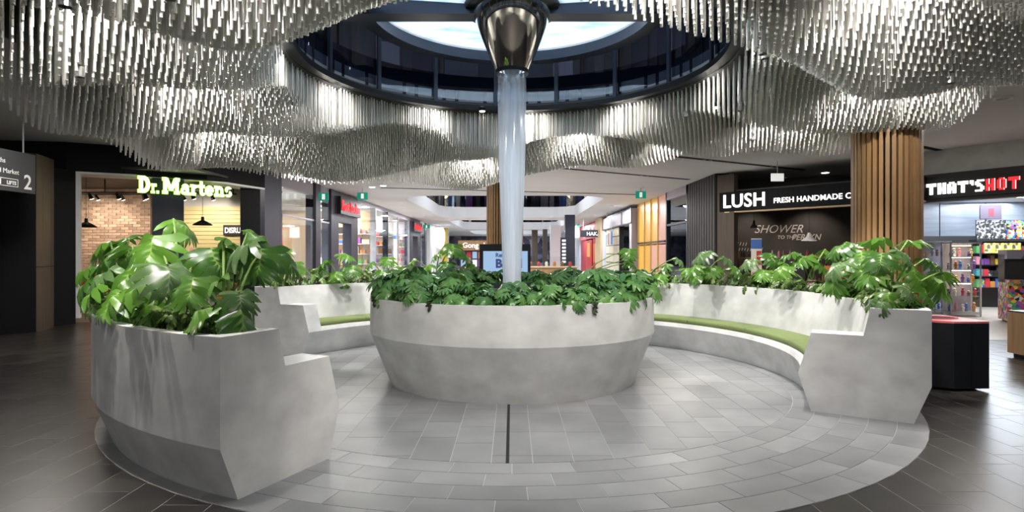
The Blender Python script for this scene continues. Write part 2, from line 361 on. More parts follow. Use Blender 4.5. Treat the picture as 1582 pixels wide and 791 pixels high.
# ================================================================== FLOOR
CIRC_R = 4.26
def clip_poly(poly, inside, cut):
    out = []
    for i in range(len(poly)):
        a, b = poly[i], poly[(i + 1) % len(poly)]
        ia, ib = inside(a), inside(b)
        if ia: out.append(a)
        if ia != ib: out.append(cut(a, b))
    return out
def clip_circle(poly, r, n=72):
    for k in range(n):
        a = 2 * PI * (k + .5) / n; nx, ny = math.cos(a), math.sin(a); h = r * math.cos(PI / n)
        f = lambda p: nx * p[0] + ny * p[1] - h
        if all(f(p) <= 0 for p in poly): continue
        def cut(p, q): t = f(p) / (f(p) - f(q)); return (p[0] + (q[0] - p[0]) * t, p[1] + (q[1] - p[1]) * t)
        poly = clip_poly(poly, lambda p: f(p) <= 0, cut)
        if len(poly) < 3: return []
    return poly
floor = struct('floor', box(-18, 18, -6, 16.5, -.12, -.0012), 'grout_dark', 'dark stone tiled mall floor around the pale round plaza', 'floor')
tiles = []
tw, tl, gap = .30, .60, .0030
x = -12.0; c = 0
while x < 12:
    off = [0, .2, .4][c % 3] + random.choice((0, .1))
    y = .6 + off - tl
    while y < 16.4:
        cx_, cy_ = x + tw / 2, y + tl / 2
        far = max(math.hypot(max(abs(x), abs(x + tw)) , max(abs(y - CY), abs(y + tl - CY))), 0)
        if far > 4.1 and not (cx_ > 6.9 and cy_ > 10.9): tiles.append((cx_, cy_))
        y += tl
    x += tw; c += 1
vis = [t for t in tiles if t[1] > 2.9 and abs(t[0]) < t[1] * .86 + .3 and math.hypot(t[0], t[1] - CY) > 4.2]
vis.sort(key=lambda t: math.hypot(t[0], t[1])); near = set(vis[:300])
tile_me = box(-tw / 2 + gap, tw / 2 - gap, -tl / 2 + gap, tl / 2 - gap, -.006, 0).mesh('tile', 'tile_dark')
rest = MB()
for t in tiles:
    if t in near: link('tile', tile_me, floor, (t[0], t[1], 0))
    else: rest.box(t[0] - tw / 2 + gap, t[0] + tw / 2 - gap, t[1] - tl / 2 + gap, t[1] + tl / 2 - gap, -.006, 0)
o = obj('tile_field', rest, 'tile_dark', floor); o['kind'] = 'stuff'
struct('floor_corridor', box(-18, 18, 16.5, 80, -.12, -.001), 'floor_far', 'polished grey floor running down the far shopping corridor', 'floor')
struct('floor_shop_apron', MB().prism([(6.9, 10.55), (18, 10.3), (18, 22), (6.9, 22)], -.01, .004), 'floor_beige', 'beige shop floor beyond the black bin', 'floor')
struct('floor_boot_shop', MB().prism([(-9.6, 13.2), (-8.4, 13.7), (-7.1, 15.8), (-7.2, 18.6), (-16, 18.6), (-16, 13.2)], -.01, .003), 'floor_beige', 'brownish floor inside the brick-walled shoe shop', 'floor')

disc = sthing('floor_plaza', 'pale grey round stone floor inlaid under the benches', 'floor', (CX, CY, 0))
obj('bedding', MB().lathe([(0, .0008), (CIRC_R, .0008), (CIRC_R, -.006), (0, -.006)], 96), 'grout_light', disc)
RB = 3.16
x = -3.15; c = 0
while x < 3.2:
    y = -4.2 + [0, .3, .15, .45][c % 4] + random.choice((0, .15))
    while y < 3.4:
        ln = random.choice((.45, .6, .6))
        g = .0025
        poly = clip_circle([(x + g, y + g), (x + .3 - g, y + g), (x + .3 - g, y + ln - g), (x + g, y + ln - g)], RB - .002)
        if len(poly) >= 3 and not all(math.hypot(*p) < 1.45 for p in poly):
            link('tile', MB().prism(poly, 0, .004).mesh('tile', 'tile_light'), disc)
        y += ln
    x += .30; c += 1
rings = [3.16, 3.37, 3.59, 3.81, 4.03, CIRC_R]
for i in range(5):
    r0, r1 = rings[i] + .0025, rings[i + 1] - .0025
    n = 48; da = 2 * PI / n; g = .0025 / r0
    me = MB().lathe([(r0, 0), (r0, .004), (r1, .004), (r1, 0)], 4, g, da - g, close=True).mesh('tile', 'tile_light')
    for k in range(n): link('tile', me, disc, rot=(0, 0, k * da + (i % 2) * da / 2 + .013 * i))
obj('drain_slot', box(-.045, -.020, -3.16, -1.45, .001, .0062), 'black_metal', disc)

# ================================================================== CEILING with oculus and corridor voids
def rrect(x0, x1, y0, y1, r, n=8):
    pts = []
    for cx_, cy_, a0 in ((x1 - r, y1 - r, 0), (x0 + r, y1 - r, 90), (x0 + r, y0 + r, 180), (x1 - r, y0 + r, 270)):
        pts += [(cx_ + r * math.cos(R(a0 + 90 * k / n)), cy_ + r * math.sin(R(a0 + 90 * k / n))) for k in range(n + 1)]
    return pts
OCR = 2.66
voids = [rrect(-4.6, 4.0, 24.8, 39.4, 1.6), rrect(-4.6, 4.2, 42.5, 58, 1.6), rrect(-4.4, 4.4, 61, 72, 1.6)]
oc = [(CX + OCR * math.cos(2 * PI * k / 72), CY + OCR * math.sin(2 * PI * k / 72)) for k in range(72)]
outer = [(-18, -6), (18, -6), (18, 80), (-18, 80)]
loops = [outer, oc] + voids
vs = [Vector((p[0], p[1], 0)) for l in loops for p in l]
tris = tessellate_polygon([[Vector((p[0], p[1], 0)) for p in l] for l in loops])
mb = MB(); nv = len(vs)
mb.v = [(v.x, v.y, CEIL) for v in vs] + [(v.x, v.y, CEIL + .3) for v in vs]
for t in tris:
    a, b, c_ = t
    if (vs[b] - vs[a]).cross(vs[c_] - vs[a]).z > 0: a, c_ = c_, a
    mb.f.append((a, b, c_)); mb.f.append((c_ + nv, b + nv, a + nv))
k = 0
for li, l in enumerate(loops):
    for i in range(len(l) if li < 2 else 0):
        a, b = k + i, k + (i + 1) % len(l); mb.f.append((a, b, b + nv, a + nv))
    k += len(l)
ceiling = struct('ceiling', mb, 'ceiling_paint', 'matt grey-white ceiling over concourse and corridor', 'ceiling')
# recessed black track slots with spotlights
def slot(p, q, spots):
    d = Vector((q[0] - p[0], q[1] - p[1])); L = d.length; a = math.atan2(d.y, d.x)
    o = obj('track_slot', box(0, L, -.07, .07, CEIL - .012, CEIL + .02), 'black_matte', ceiling, (p[0], p[1], 0), (0, 0, a))
    for t in spots:
        s_ = obj('spot_head', MB().lathe([(.045, CEIL - .012), (.045, CEIL - .03), (.03, CEIL - .03), (.028, CEIL - .02), (0, CEIL - .02)], 12, cx=L * t), 'steel', o)
for p, q, sp in [((3.4, 14.5), (8.36, 17.2), (.3, .34, .75, .79)), ((.73, 16.5), (5.7, 19.4), (.3, .34, .65, .69)), ((-4.76, 21.8), (5.05, 24.3), (.4, .43, .7)),
                 ((8.9, 13.3), (10.9, 14.6), (.6, .68)), ((-2.5, 17.2), (-7.2, 17.2), (.3, .5))]:
    slot(p, q, sp)
# white slab edges and balustrades round the corridor voids
for i, vd in enumerate(voids):
    t = sthing('trim_%d' % (i + 1), ['white slab edge with smoked glass balustrade round the nearest corridor void', 'white slab edge with glass balustrade round the middle corridor void', 'white slab edge with glass balustrade round the farthest corridor void'][i], 'void edge', (0, (vd[0][1] + vd[-1][1]) / 2, CEIL))
    ly = t.location.y
    n = len(vd)
    for nm, z0, z1, off, mt in (('slab_edge', 0, .68, 0, 'white_paint'), ('glass_panel', .70, 1.75, -.05, 'glass_smoke'), ('handrail', 1.75, 1.82, -.05, 'black_metal')):
        m2 = MB()
        for k in range(n):
            (xa, ya), (xb, yb) = vd[k], vd[(k + 1) % n]
            m2.add([(xa, ya - ly, z0), (xb, yb - ly, z0), (xb, yb - ly, z1), (xa, ya - ly, z1)], [(0, 1, 2, 3)])
        obj(nm, m2, mt, t)
# upper storey seen through oculus and voids
struct('wall_upper_rear', box(-18, 18, 80, 80.2, 0, 9), 'print_city', 'dark rear wall far down the corridor', 'wall')
up = sthing('wall_upper_left', 'dark upper-storey shopfronts left of the voids', 'wall', (-8, 40, 4.3))
obj('cladding', box(-.2, 0, -24, 40, 0, 4), 'print_city', up)
up2 = sthing('wall_upper_right', 'dark upper-storey shopfronts right of the voids', 'wall', (8, 40, 4.3))
obj('cladding', box(0, .2, -24, 40, 0, 4), 'print_city', up2)
for i in range(14):
    y = -14 + i * 3.4 + random.uniform(-.5, .5)
    obj('shop_window', box(0, .03, y, y + random.uniform(.6, 1.6), .5, 2.5), random.choice(['cool_emit', 'blue_white', 'mauve_panel', 'warm_emit', 'plum', 'glass_smoke']), up)
    obj('shop_window', box(-.03, 0, y, y + random.uniform(.6, 1.6), .5, 2.5), random.choice(['blue_white', 'screen_blue', 'mauve_panel', 'plum', 'warm_emit', 'glass_smoke']), up2)
for i, (yy, x0) in enumerate([(41, -7), (59.5, -7)]):
    b_ = sthing('wall_bridge_%d' % (i + 1), ['upper-storey shop displays behind the first void balustrade', 'upper-storey shop displays behind the second void balustrade'][i], 'wall', (0, yy, 4.3))
    for k in range(22):
        x = x0 + k * .64
        obj('display', box(x, x + random.uniform(.25, .6), 0, .2, .1, random.uniform(1.2, 2.4)), random.choice(['plum', 'navy_metal', 'product_grey', 'timber_pale', 'product_blue', 'black_matte', 'mauve_panel', 'product_purple', 'blue_white', 'black_matte', 'navy_metal']), b_)
roof_hole = [(CX + 3.0 * math.cos(2 * PI * k / 40), CY + 3.0 * math.sin(2 * PI * k / 40)) for k in range(40)]
loops = [outer, roof_hole]; vs = [Vector((p[0], p[1], 0)) for l in loops for p in l]
mb = MB(); mb.v = [(v.x, v.y, 8.4) for v in vs]; mb.f = [tuple(t) for t in tessellate_polygon([[Vector((p[0], p[1], 0)) for p in l] for l in loops])]
struct('ceiling_upper', mb, 'plum', 'dark upper-storey ceiling above the oculus', 'ceiling')
sk = MB().lathe([(0, 8.55), (3.05, 8.55), (3.05, 8.45), (3.1, 8.4)], 40, cx=CX, cy=CY)
mat('sky_panel', (.8, .9, 1), emit=(.75, .88, 1), estr=.7)
struct('window_skylight', sk, 'sky_panel', 'bright round skylight high above the oculus', 'skylight')
# upper-storey shopfronts ringed round the oculus
ring = sthing('wall_upper_ring', 'dark shopfronts of the storey above, ringed round the oculus', 'wall', (CX, CY, 4.2))
n = 30; 
for k in range(n):
    a = R(200) - k * R(220) / n; da = R(220) / n * .98
    rr = 6.2 + .35 * math.sin(k * 2.1)
    z1 = 4.2
    obj('shop_bay', MB().lathe([(rr, 0), (rr, z1), (rr + .15, z1), (rr + .15, 0)], 2, a, a + da, close=True), random.choice(['plum', 'navy_metal', 'black_metal', 'plum', 'timber_brown', 'navy_metal', 'mauve_panel', 'black_metal']), ring)
    if k % 3 == 1:
        obj('lamp', MB().lathe([(0, 2.3), (.05, 2.3), (.05, 2.34), (0, 2.36)], 10, cx=(rr - .1) * math.cos(a), cy=(rr - .1) * math.sin(a)), 'white_emit', ring)
    if k % 5 == 2:
        obj('shop_window', MB().lathe([(rr - .06, .6), (rr - .06, 1.9), (rr, 1.9), (rr, .6)], 2, a + da * .2, a + da * .8, close=True), random.choice(['blue_white', 'white_gloss', 'mauve_panel']), ring)

# ================================================================== OCULUS rim, beam, ring, dish, cone, water
oc_t = sthing('trim_oculus', 'black steel rim and dark glass balustrade of the oculus', 'balustrade', (CX, CY, CEIL))
obj('rim', MB().lathe([(2.56, -.02), (2.72, -.02), (2.72, .10), (2.66, .12), (2.56, .06)], 96, close=True), 'black_metal', oc_t, smooth=30)
obj('slab_edge', MB().lathe([(2.66, .1), (2.66, .55)], 96), 'navy_steel', oc_t, smooth=30)
npn = 16
for k in range(npn):
    a = 2 * PI * (k + .27) / npn
    obj('glass_panel', MB().lathe([(2.62, .14), (2.62, 1.35)], 6, a + .01, a + 2 * PI / npn - .01), 'glass_oculus', oc_t, smooth=40)
    obj('post', box(-.02, .02, -.03, .03, .05, 1.36), 'navy_steel', oc_t, (2.585 * math.cos(a), 2.585 * math.sin(a), 0), (0, 0, a))
obj('handrail', MB().lathe([(2.55, 1.36), (2.67, 1.36), (2.67, 1.42), (2.55, 1.42)], 72, close=True), 'black_metal', oc_t, smooth=30)

wf = thing('water_feature', 'falling water column with chrome funnel hung from a dark ring and cross beam', 'water feature', (CX, CY, 0))
obj('cross_beam', box(-2.6, 2.6, -.13, .13, 4.44, 4.64), 'navy_steel', wf)
obj('dish_ring', MB().lathe([(1.74, 4.46), (1.94, 4.46), (1.94, 4.66), (1.74, 4.66)], 96, close=True), 'navy_steel', wf, smooth=30)
obj('ring_trim', MB().lathe([(1.735, 4.60), (1.735, 4.645)], 96), 'steel', wf, smooth=30)
obj('water_dish', MB().lathe([(1.74, 4.63), (1.2, 4.60), (.56, 4.56)], 96), 'dish_acrylic', wf, smooth=60)
obj('funnel_collar', MB().lathe([(.49, 4.50), (.58, 4.50), (.60, 4.56), (.60, 4.70), (.50, 4.70)], 64, close=True), 'black_metal', wf, smooth=30)
cone = obj('funnel', MB().lathe([(.50, 4.56), (.495, 4.50), (.42, 4.30), (.30, 4.0), (.205, 3.785), (.19, 3.76)], 64), 'chrome', wf, smooth=50)
obj('funnel_lip', MB().lathe([(.175, 3.74), (.205, 3.74), (.205, 3.79), (.175, 3.79)], 48, close=True), 'black_metal', cone, smooth=30)
prof = [(.172, 3.76), (.176, 3.5), (.172, 3.1), (.160, 2.5), (.138, 1.9), (.122, 1.5), (.112, 1.2), (.118, 1.04)]
obj('water_column', MB().lathe(prof, 64), 'falling_water', wf, smooth=60)
obj('water_core', MB().lathe([(r * .62, z) for r, z in prof], 40), 'falling_water', wf, smooth=60)

# ================================================================== HANGING ROD SCULPTURE
rods = thing('rod_sculpture', 'undulating canopy of thousands of silvery rods hung round the oculus', 'ceiling sculpture', (CX, CY, CEIL))
sp = .074; hh = sp * .866
rr_ = .0120; NS = 6
pos = []
j = 0; y = CY - 5.7
while y < CY + 5.7:
    x = -5.7 + (sp / 2 if j % 2 else 0)
    while x < 5.7:
        gx, gy = x, y; ca, sa = math.cos(R(10)), math.sin(R(10)); X0, Y0 = x * ca - (y - CY) * sa, CY + x * sa + (y - CY) * ca
        r = math.hypot(x, y - CY)
        edge = ROUT + .12 * math.sin(5 * math.atan2(y - CY, x) + 1)
        if 2.74 < r < edge and Y0 > 2.2: pos.append((X0 + random.uniform(-.005, .005), Y0 + random.uniform(-.005, .005)))
        x += sp
    y += hh; j += 1
def inview(x, y, z): return y > .6 and abs(x) < y * .853 and (z - EYE) < y * .425
vis = sorted([p for p in pos if inview(p[0], p[1], zb(*p))], key=lambda p: math.hypot(p[0], p[1]))
near = set(vis[:300])
unit = MB().tube([(0, 0, 0), (0, 0, 1)], rr_, NS).mesh('rod', 'rod_metal', 40)
mb = MB(); cs = [(rr_ * math.cos(2 * PI * q / NS), rr_ * math.sin(2 * PI * q / NS)) for q in range(NS)]
V = []; Fc = []
for p in pos:
    b_ = zb(*p) + random.uniform(-.010, .010)
    if p in near:
        link('rod', unit, rods, (p[0] - CX, p[1] - CY, b_ - CEIL), None, (1, 1, CEIL - b_)); continue
    o_ = len(V)
    V += [(p[0] - CX + a, p[1] - CY + b, b_ - CEIL) for a, b in cs] + [(p[0] - CX + a, p[1] - CY + b, 0) for a, b in cs]
    Fc += [(o_ + q, o_ + (q + 1) % NS, o_ + NS + (q + 1) % NS, o_ + NS + q) for q in range(NS)] + [tuple(o_ + q for q in range(NS - 1, -1, -1))]
mb.v = V; mb.f = Fc
o = obj('rod_field', mb, 'rod_metal', rods, smooth=40); o['kind'] = 'stuff'
# ceiling plate the rods hang from
obj('hanging_plate', MB().lathe([(2.70, -.03), (ROUT, -.03), (ROUT, -.001), (2.70, -.001)], 72, close=True), 'soffit_dark', rods)
# small black spot heads among the rods
for o in [o for o in COL.objects if o.name.startswith(('rod_downlight', 'hollow_spot'))]:
    obj('spot_head', MB().lathe([(.04, .03), (.045, .12), (.02, .14), (.012, .3), (0, .3)], 12), 'steel', rods, o.location - rods.location)
# rim lamps that can be seen glaring between the rods
for px, py, lab in [(745, 172, 'glaring white spot lamp under the oculus rim beside the water column'), (600, 152, 'small glaring spot lamp under the left part of the oculus rim'),
               (453, 165, 'tiny white spot lamp glinting among rods left of the oculus'), (1107, 166, 'tiny white spot lamp glinting among rods right of the oculus')]:
    d = {745: 9.97, 600: 9.75, 453: 8.2, 1107: 8.2}[px]
    p = P(px, py, d)
    t = thing('spot_lamp', lab, 'lamp', p)
    obj('housing', MB().lathe([(.05, .0), (.055, .06), (.03, .08), (0, .08)], 16), 'black_metal', t)
    obj('lens', MB().lathe([(0, -.012), (.04, -.008), (.045, .002), (0, .002)], 16), 'white_emit', t)

# ================================================================== CEILING LIGHT FITTINGS
k = 0
for o in [o for o in COL.objects if o.name.startswith('ceiling_area_light')]:
    r = .3
    f = obj('downlight_ring', MB().lathe([(.10, -.02), (.13, -.02), (.13, 0), (.10, 0)], 20, close=True), 'white_paint', ceiling, (o.location.x, o.location.y, CEIL))  # rings added at every area light, the unseen fill lights included
for px, py in [(1275, 268), (1205, 276), (1145, 282), (1520, 249), (1546, 252), (575, 290), (592, 288)]:
    d = 2.40 * F / (393 - py)
    if px > 1500: continue
    p = P(px, py, d)
    obj('downlight_ring', MB().lathe([(0, -.004), (.10, -.004), (.10, .01)], 20), 'white_emit', ceiling, (p.x, p.y, CEIL - .003))
def exit_sign(px, py, d, lab, wd=.5):
    t = thing('exit_sign', lab, 'exit sign', P(px, py, d))
    obj('panel', box(-wd / 2, wd / 2, -.02, .02, -.13, .13), 'exit_green', t)
    obj('running_figure', box(-.05, .05, -.026, -.02, -.09, .09), 'letter_soft', t)
    obj('hanger', box(-.01, .01, -.01, .01, .13, CEIL - t.location.z), 'steel', t)
exit_sign(560, 303, 22, 'green exit sign hanging in the left of the corridor', .38)
exit_sign(990, 301, 22, 'green exit sign hanging in the right of the corridor', .38)
exit_sign(500, 304, 19.5, 'green exit sign behind the glass beside the navy post', .3)
exit_sign(659, 350, 44, 'small green exit sign far down the left corridor', .5)
exit_sign(890, 349, 44, 'small green exit sign far down the right corridor', .5)
t = thing('blank_sign', 'white blank lit panel hanging before the black cosmetics fascia', 'sign', P(1201, 274, 15.6))
obj('panel', box(-.16, .16, -.02, .02, -.10, .10), 'letter_soft', t); obj('hanger', box(-.008, .008, -.008, .008, .10, CEIL - t.location.z), 'steel', t)
# ================================================================== CENTRAL PLANTER
pl = thing('round_planter', 'round pale concrete planter with a flared foot in the middle of the plaza', 'planter', (CX, CY, 0))
obj('shell', MB().lathe([(1.0, .004), (1.485, .004), (1.718, .600), (1.712, 1.004), (1.635, 1.004), (1.635, .88), (1.0, .88)], 128), 'concrete', pl, smooth=12)
obj('soil', MB().lathe([(.92, .93), (1.30, .96), (1.64, .93)], 64), 'soil', pl, smooth=60)
bs = obj('water_basin', MB().lathe([(.86, .90), (.94, .90), (.94, 1.10), (.86, 1.10)], 64, close=True), 'basin_dark', pl, smooth=30)
obj('basin_floor', MB().lathe([(0, 1.03), (.87, 1.03)], 64), 'basin_dark', bs)
obj('basin_step', MB().lathe([(.30, 1.03), (.42, 1.03), (.42, 1.06), (.30, 1.06)], 48, close=True), 'steel', bs)

# ================================================================== CURVED BENCHES
OUT = [(4.155, .004), (4.284, .345), (4.284, 1.010)]
BACK = [(3.825, 1.010), (3.770, .755)]
ARM = [(3.338, .755), (3.2265, .360), (3.338, .004)]
SEAT = [(3.705, .455), (3.700, .415), (3.252, .415), (3.2265, .360), (3.338, .004)]
TROUGH = [(4.204, 1.010), (4.204, .90), (3.905, .90), (3.905, 1.010)]
def bench(label, t0, t1, arm0, arm1, cush):
    mid = R((t0 + t1) / 2); L = Vector((CX + 3.75 * math.cos(mid), CY + 3.75 * math.sin(mid), 0)); off = Vector((CX, CY, 0)) - L
    t = thing('curved_bench', label, 'bench', L)
    segs = []
    e1, e2 = .11 / 4.0, .30 / 3.7
    a, b = R(t0), R(t1)
    full = OUT + BACK + ARM; armt = OUT + TROUGH + BACK + ARM; seat = OUT + TROUGH + [BACK[0]] + SEAT
    cur = a
    if arm0: segs += [(full, a, a + e1, 1), (armt, a + e1, a + e2, 3)]; cur = a + e2
    else: segs += [(OUT + [BACK[0]] + SEAT, a, a + e1, 1)]; cur = a + e1
    end = b - (e2 if arm1 else e1)
    segs.append((seat, cur, end, max(4, int(math.degrees(end - cur)))))
    if arm1: segs += [(armt, b - e2, b - e1, 3), (full, b - e1, b, 1)]
    else: segs += [(OUT + [BACK[0]] + SEAT, b - e1, b, 1)]
    mb = MB()
    for pr, s0, s1, n in segs: mb.lathe(pr[::-1], n, s0, s1, close=True)
    obj('body', mb, 'concrete', t, off, smooth=12)
    obj('soil', MB().lathe([(3.90, .93), (4.05, .965), (4.21, .93)], int(t1 - t0), a + e1, b - e1), 'soil', t, off, smooth=60)
    n = cush; c0, c1 = cur + R(.6), end - R(.6); dc = (c1 - c0) / n
    for k in range(n):
        s0, s1 = c0 + dc * k + .0012, c0 + dc * (k + 1) - .0012
        obj('cushion', MB().lathe([(3.300, .418), (3.288, .440), (3.292, .470), (3.310, .486), (3.66, .494), (3.690, .480), (3.696, .440), (3.690, .418)][::-1], 14, s0, s1, close=True), 'cushion', t, off, smooth=50)
    return t
b_right = bench('long curved concrete bench with green cushions, planted back, right of the round planter', -31.5, 77, True, False, 5)
b_back = bench('curved concrete bench with green cushion behind and left of the round planter', 103, 156.5, False, True, 3)
b_left = bench('short curved concrete bench with planted back in the left foreground', 198, 246.3, False, True, 2)

# ================================================================== FOLIAGE
def leaf_shape(L, W, n, cut, droop, fold, seed, stalk=None, narrow=.72, back=118, wave=.02):
    """lobed leaf: stalk joins at the origin, blade runs along +Y, face up +Z. u of uv = distance from ribs"""
    rd = random.Random(seed); v = []; f = []; u = []
    def bend(x, y):
        q = y / L
        return (x * (1 - .12 * abs(fold)), y * (1 - .25 * droop * max(q, 0) ** 2), -droop * L * .55 * max(q, 0) ** 2 - droop * .25 * L * max(-q, 0) + fold * abs(x) * .55 - .9 * x * x / W * (.35 + droop * .4) + wave * math.sin(9 * q + 5 * x / W + seed))
    for side in (1, -1):
        tr = [i / n for i in range(n + 1)]
        ang = [R(back + (16 - back) * (t ** .85)) for t in tr]
        my = [L * .82 * t ** 1.15 for t in tr]
        ln = [W * (.62 + .62 * math.sin(PI * min(1, (.18 + .72 * t))) - .32 * t) * rd.uniform(.93, 1.05) for t in tr]
        def pt(t, fr, sft):
            i = min(int(t * n), n - 1); q = t * n - i
            a = ang[i] * (1 - q) + ang[i + 1] * q; m_ = my[i] * (1 - q) + my[i + 1] * q; l = ln[i] * (1 - q) + ln[i + 1] * q
            return (side * l * fr * math.sin(a), m_ + l * fr * math.cos(a) + sft * l * .10 * fr)
        c = 1 - cut
        for i in range(n):
            t0, t1 = i / n, (i + 1) / n; tm = (t0 + t1) / 2
            o = len(v)
            k = narrow if cut > 0 else 1.0
            def at(t, fr, kk): return pt(tm + (t - tm) * kk, fr, .6)
            rows = [(pt(t0, 0, 0), pt(tm, 0, 0), pt(t1, 0, 0)), (pt(t0, c * .9, .5), pt(tm, c * .9, .5), pt(t1, c * .9, .5)),
                    (at(t0, c + cut * .55, k), at(tm, c + cut * .55, k), at(t1, c + cut * .55, k)), (at(t0, .97, k * .42), at(tm, 1.06, 0), at(t1, .97, k * .42))]
            us = [(0, 0, 0), (.5, .08, .5), (.6, .1, .6), (.8, .5, .8)]
            for r_, ur in zip(rows, us):
                for q, uu in zip(r_, ur): v.append(bend(*q)); u.append(uu)
            for r_ in range(3):
                for q in range(2):
                    a, b, c2, d = o + r_ * 3 + q, o + r_ * 3 + q + 1, o + r_ * 3 + 4 + q, o + r_ * 3 + 3 + q
                    f.append((a, b, c2, d) if side < 0 else (d, c2, b, a))
    mb = MB(); mb.add(v, f); mb.uv = u
    return mb
def leaf_mesh(name, mt, xf=None, stalk=None, smt='stem_dark', **kw):
    mb = leaf_shape(**kw)
    if xf is not None: mb.v = [tuple(xf @ Vector(p)) for p in mb.v]
    nb = len(mb.f); u = list(mb.uv)
    if stalk: mb.tube(stalk[0], stalk[1], 4, False); u += [.6] * (len(mb.v) - len(u))
    me = bpy.data.meshes.new(name); me.from_pydata(mb.v, [], mb.f); me.materials.append(MATS[mt]); me.materials.append(MATS[smt])
    uvl = me.uv_layers.new(name='UVMap')
    for p in me.polygons:
        p.use_smooth = True
        if p.index >= nb: p.material_index = 1
        for li in p.loop_indices: uvl.data[li].uv = (u[me.loops[li].vertex_index], 0)
    me.update(); return me
MON = [leaf_mesh('monstera_leaf', m_, L=.36, W=.25, n=6, cut=[.48, .56, .42, .5, .6][sd - 1], narrow=.80, droop=dr, fold=fo, seed=sd) for m_, dr, fo, sd in
       [('leaf_monstera', .35, .10, 1), ('leaf_monstera', .6, .22, 2), ('leaf_monstera', .85, .05, 3), ('leaf_pale', .7, .25, 4), ('leaf_monstera', .5, .35, 5)]]
YOUNG = [leaf_mesh('young_leaf', 'leaf_monstera', L=.30, W=.17, n=5, cut=0., droop=dr, fold=.2, seed=sd) for dr, sd in ((.5, 11), (.8, 12))]
def stalked(mt, L, W, n, cut, droop, fold, seed, hgt, out, pitch, back=112, narrow=.72):
    pts = [Vector((0, out * t ** 1.7, hgt * (1 - (1 - t) ** 1.5))) for t in (0, .33, .66, 1)]
    xf = Matrix.Translation(pts[-1]) @ Matrix.Rotation(R(-pitch), 4, 'X')
    return leaf_mesh('lobed_leaf', mt, xf, (pts, [.006, .005, .0045, .004]), L=L, W=W, n=n, cut=cut, droop=droop, fold=fold, seed=seed, back=back, narrow=narrow, wave=.008)
PHI = [stalked('leaf_philodendron', .21, .105, 5, .58, dr, .25, sd, h, o_, p) for dr, sd, h, o_, p in
       [(.5, 21, .26, .06, 10), (.7, 22, .22, .12, 25), (.9, 23, .17, .16, 40), (.6, 24, .30, .03, 15), (.8, 25, .12, .17, 35), (1.0, 26, .20, .17, 50)]]
GRS = [stalked('leaf_grassy', .18, .055, 4, .45, dr, .3, sd, h, o_, p, 60) for dr, sd, h, o_, p in
       [(.6, 31, .20, .08, 15), (.9, 32, .16, .12, 30), (1.0, 33, .11, .14, 40), (.5, 34, .24, .05, 5)]]
PALE = [stalked('leaf_pale', .15, .07, 4, .4, dr, .2, sd, h, o_, p, 70) for dr, sd, h, o_, p in [(.7, 41, .16, .08, 20), (.9, 42, .12, .12, 35)]]
DRY = leaf_mesh('drooping_leaf', 'leaf_withered', None, None, L=.17, W=.045, n=4, cut=.4, droop=.2, fold=.5, seed=51)

def clump(name, label, group, cat, loc, meshes, n, scale, lean=None, rnd=random):
    t = thing(name, label, cat, loc, 0, group)
    a0 = rnd.uniform(0, 6.28)
    for k in range(n):
        me = meshes[int(rnd.random() ** 1.3 * len(meshes))]
        s = scale * rnd.uniform(.75, 1.2)
        o = link('leaf', me, t, (rnd.uniform(-.06, .06), rnd.uniform(-.06, .06), 0), (R(rnd.uniform(-14, 14)), R(rnd.uniform(-14, 14)), a0 + k * 2.4), (s, s, s))
    return t
def stem_to(t, base, tip, rad=.011, sag=.25):
    base, tip = Vector(base), Vector(tip); d = tip - base
    pts = []
    for q in (0, .25, .5, .75, 1):
        p = base + d * q; h = Vector((d.x, d.y, 0)) * (q ** (1 + sag * 2.2) - q); pts.append(p + h + Vector((0, 0, d.z * .10 * math.sin(PI * q))))
    return obj('stalk', MB().tube(pts, [rad * 1.35, rad, rad * .9, rad * .8, rad * .7], 6), 'stem', t, smooth=60)
def big_leaf(t, tip, me, yaw, pitch, roll=0, s=1.):
    """blade tip heads along yaw (0 = +X, 90 = away from the camera), pitch degrees downwards"""
    m = Matrix.Rotation(R(yaw - 90), 4, 'Z') @ Matrix.Rotation(R(-pitch), 4, 'X') @ Matrix.Rotation(R(roll), 4, 'Y')
    return link('leaf', me, t, tip, m.to_euler(), (s, s, s))
def arc(th, r=4.05, z=.94): return Vector((CX + r * math.cos(R(th)), CY + r * math.sin(R(th)), z))

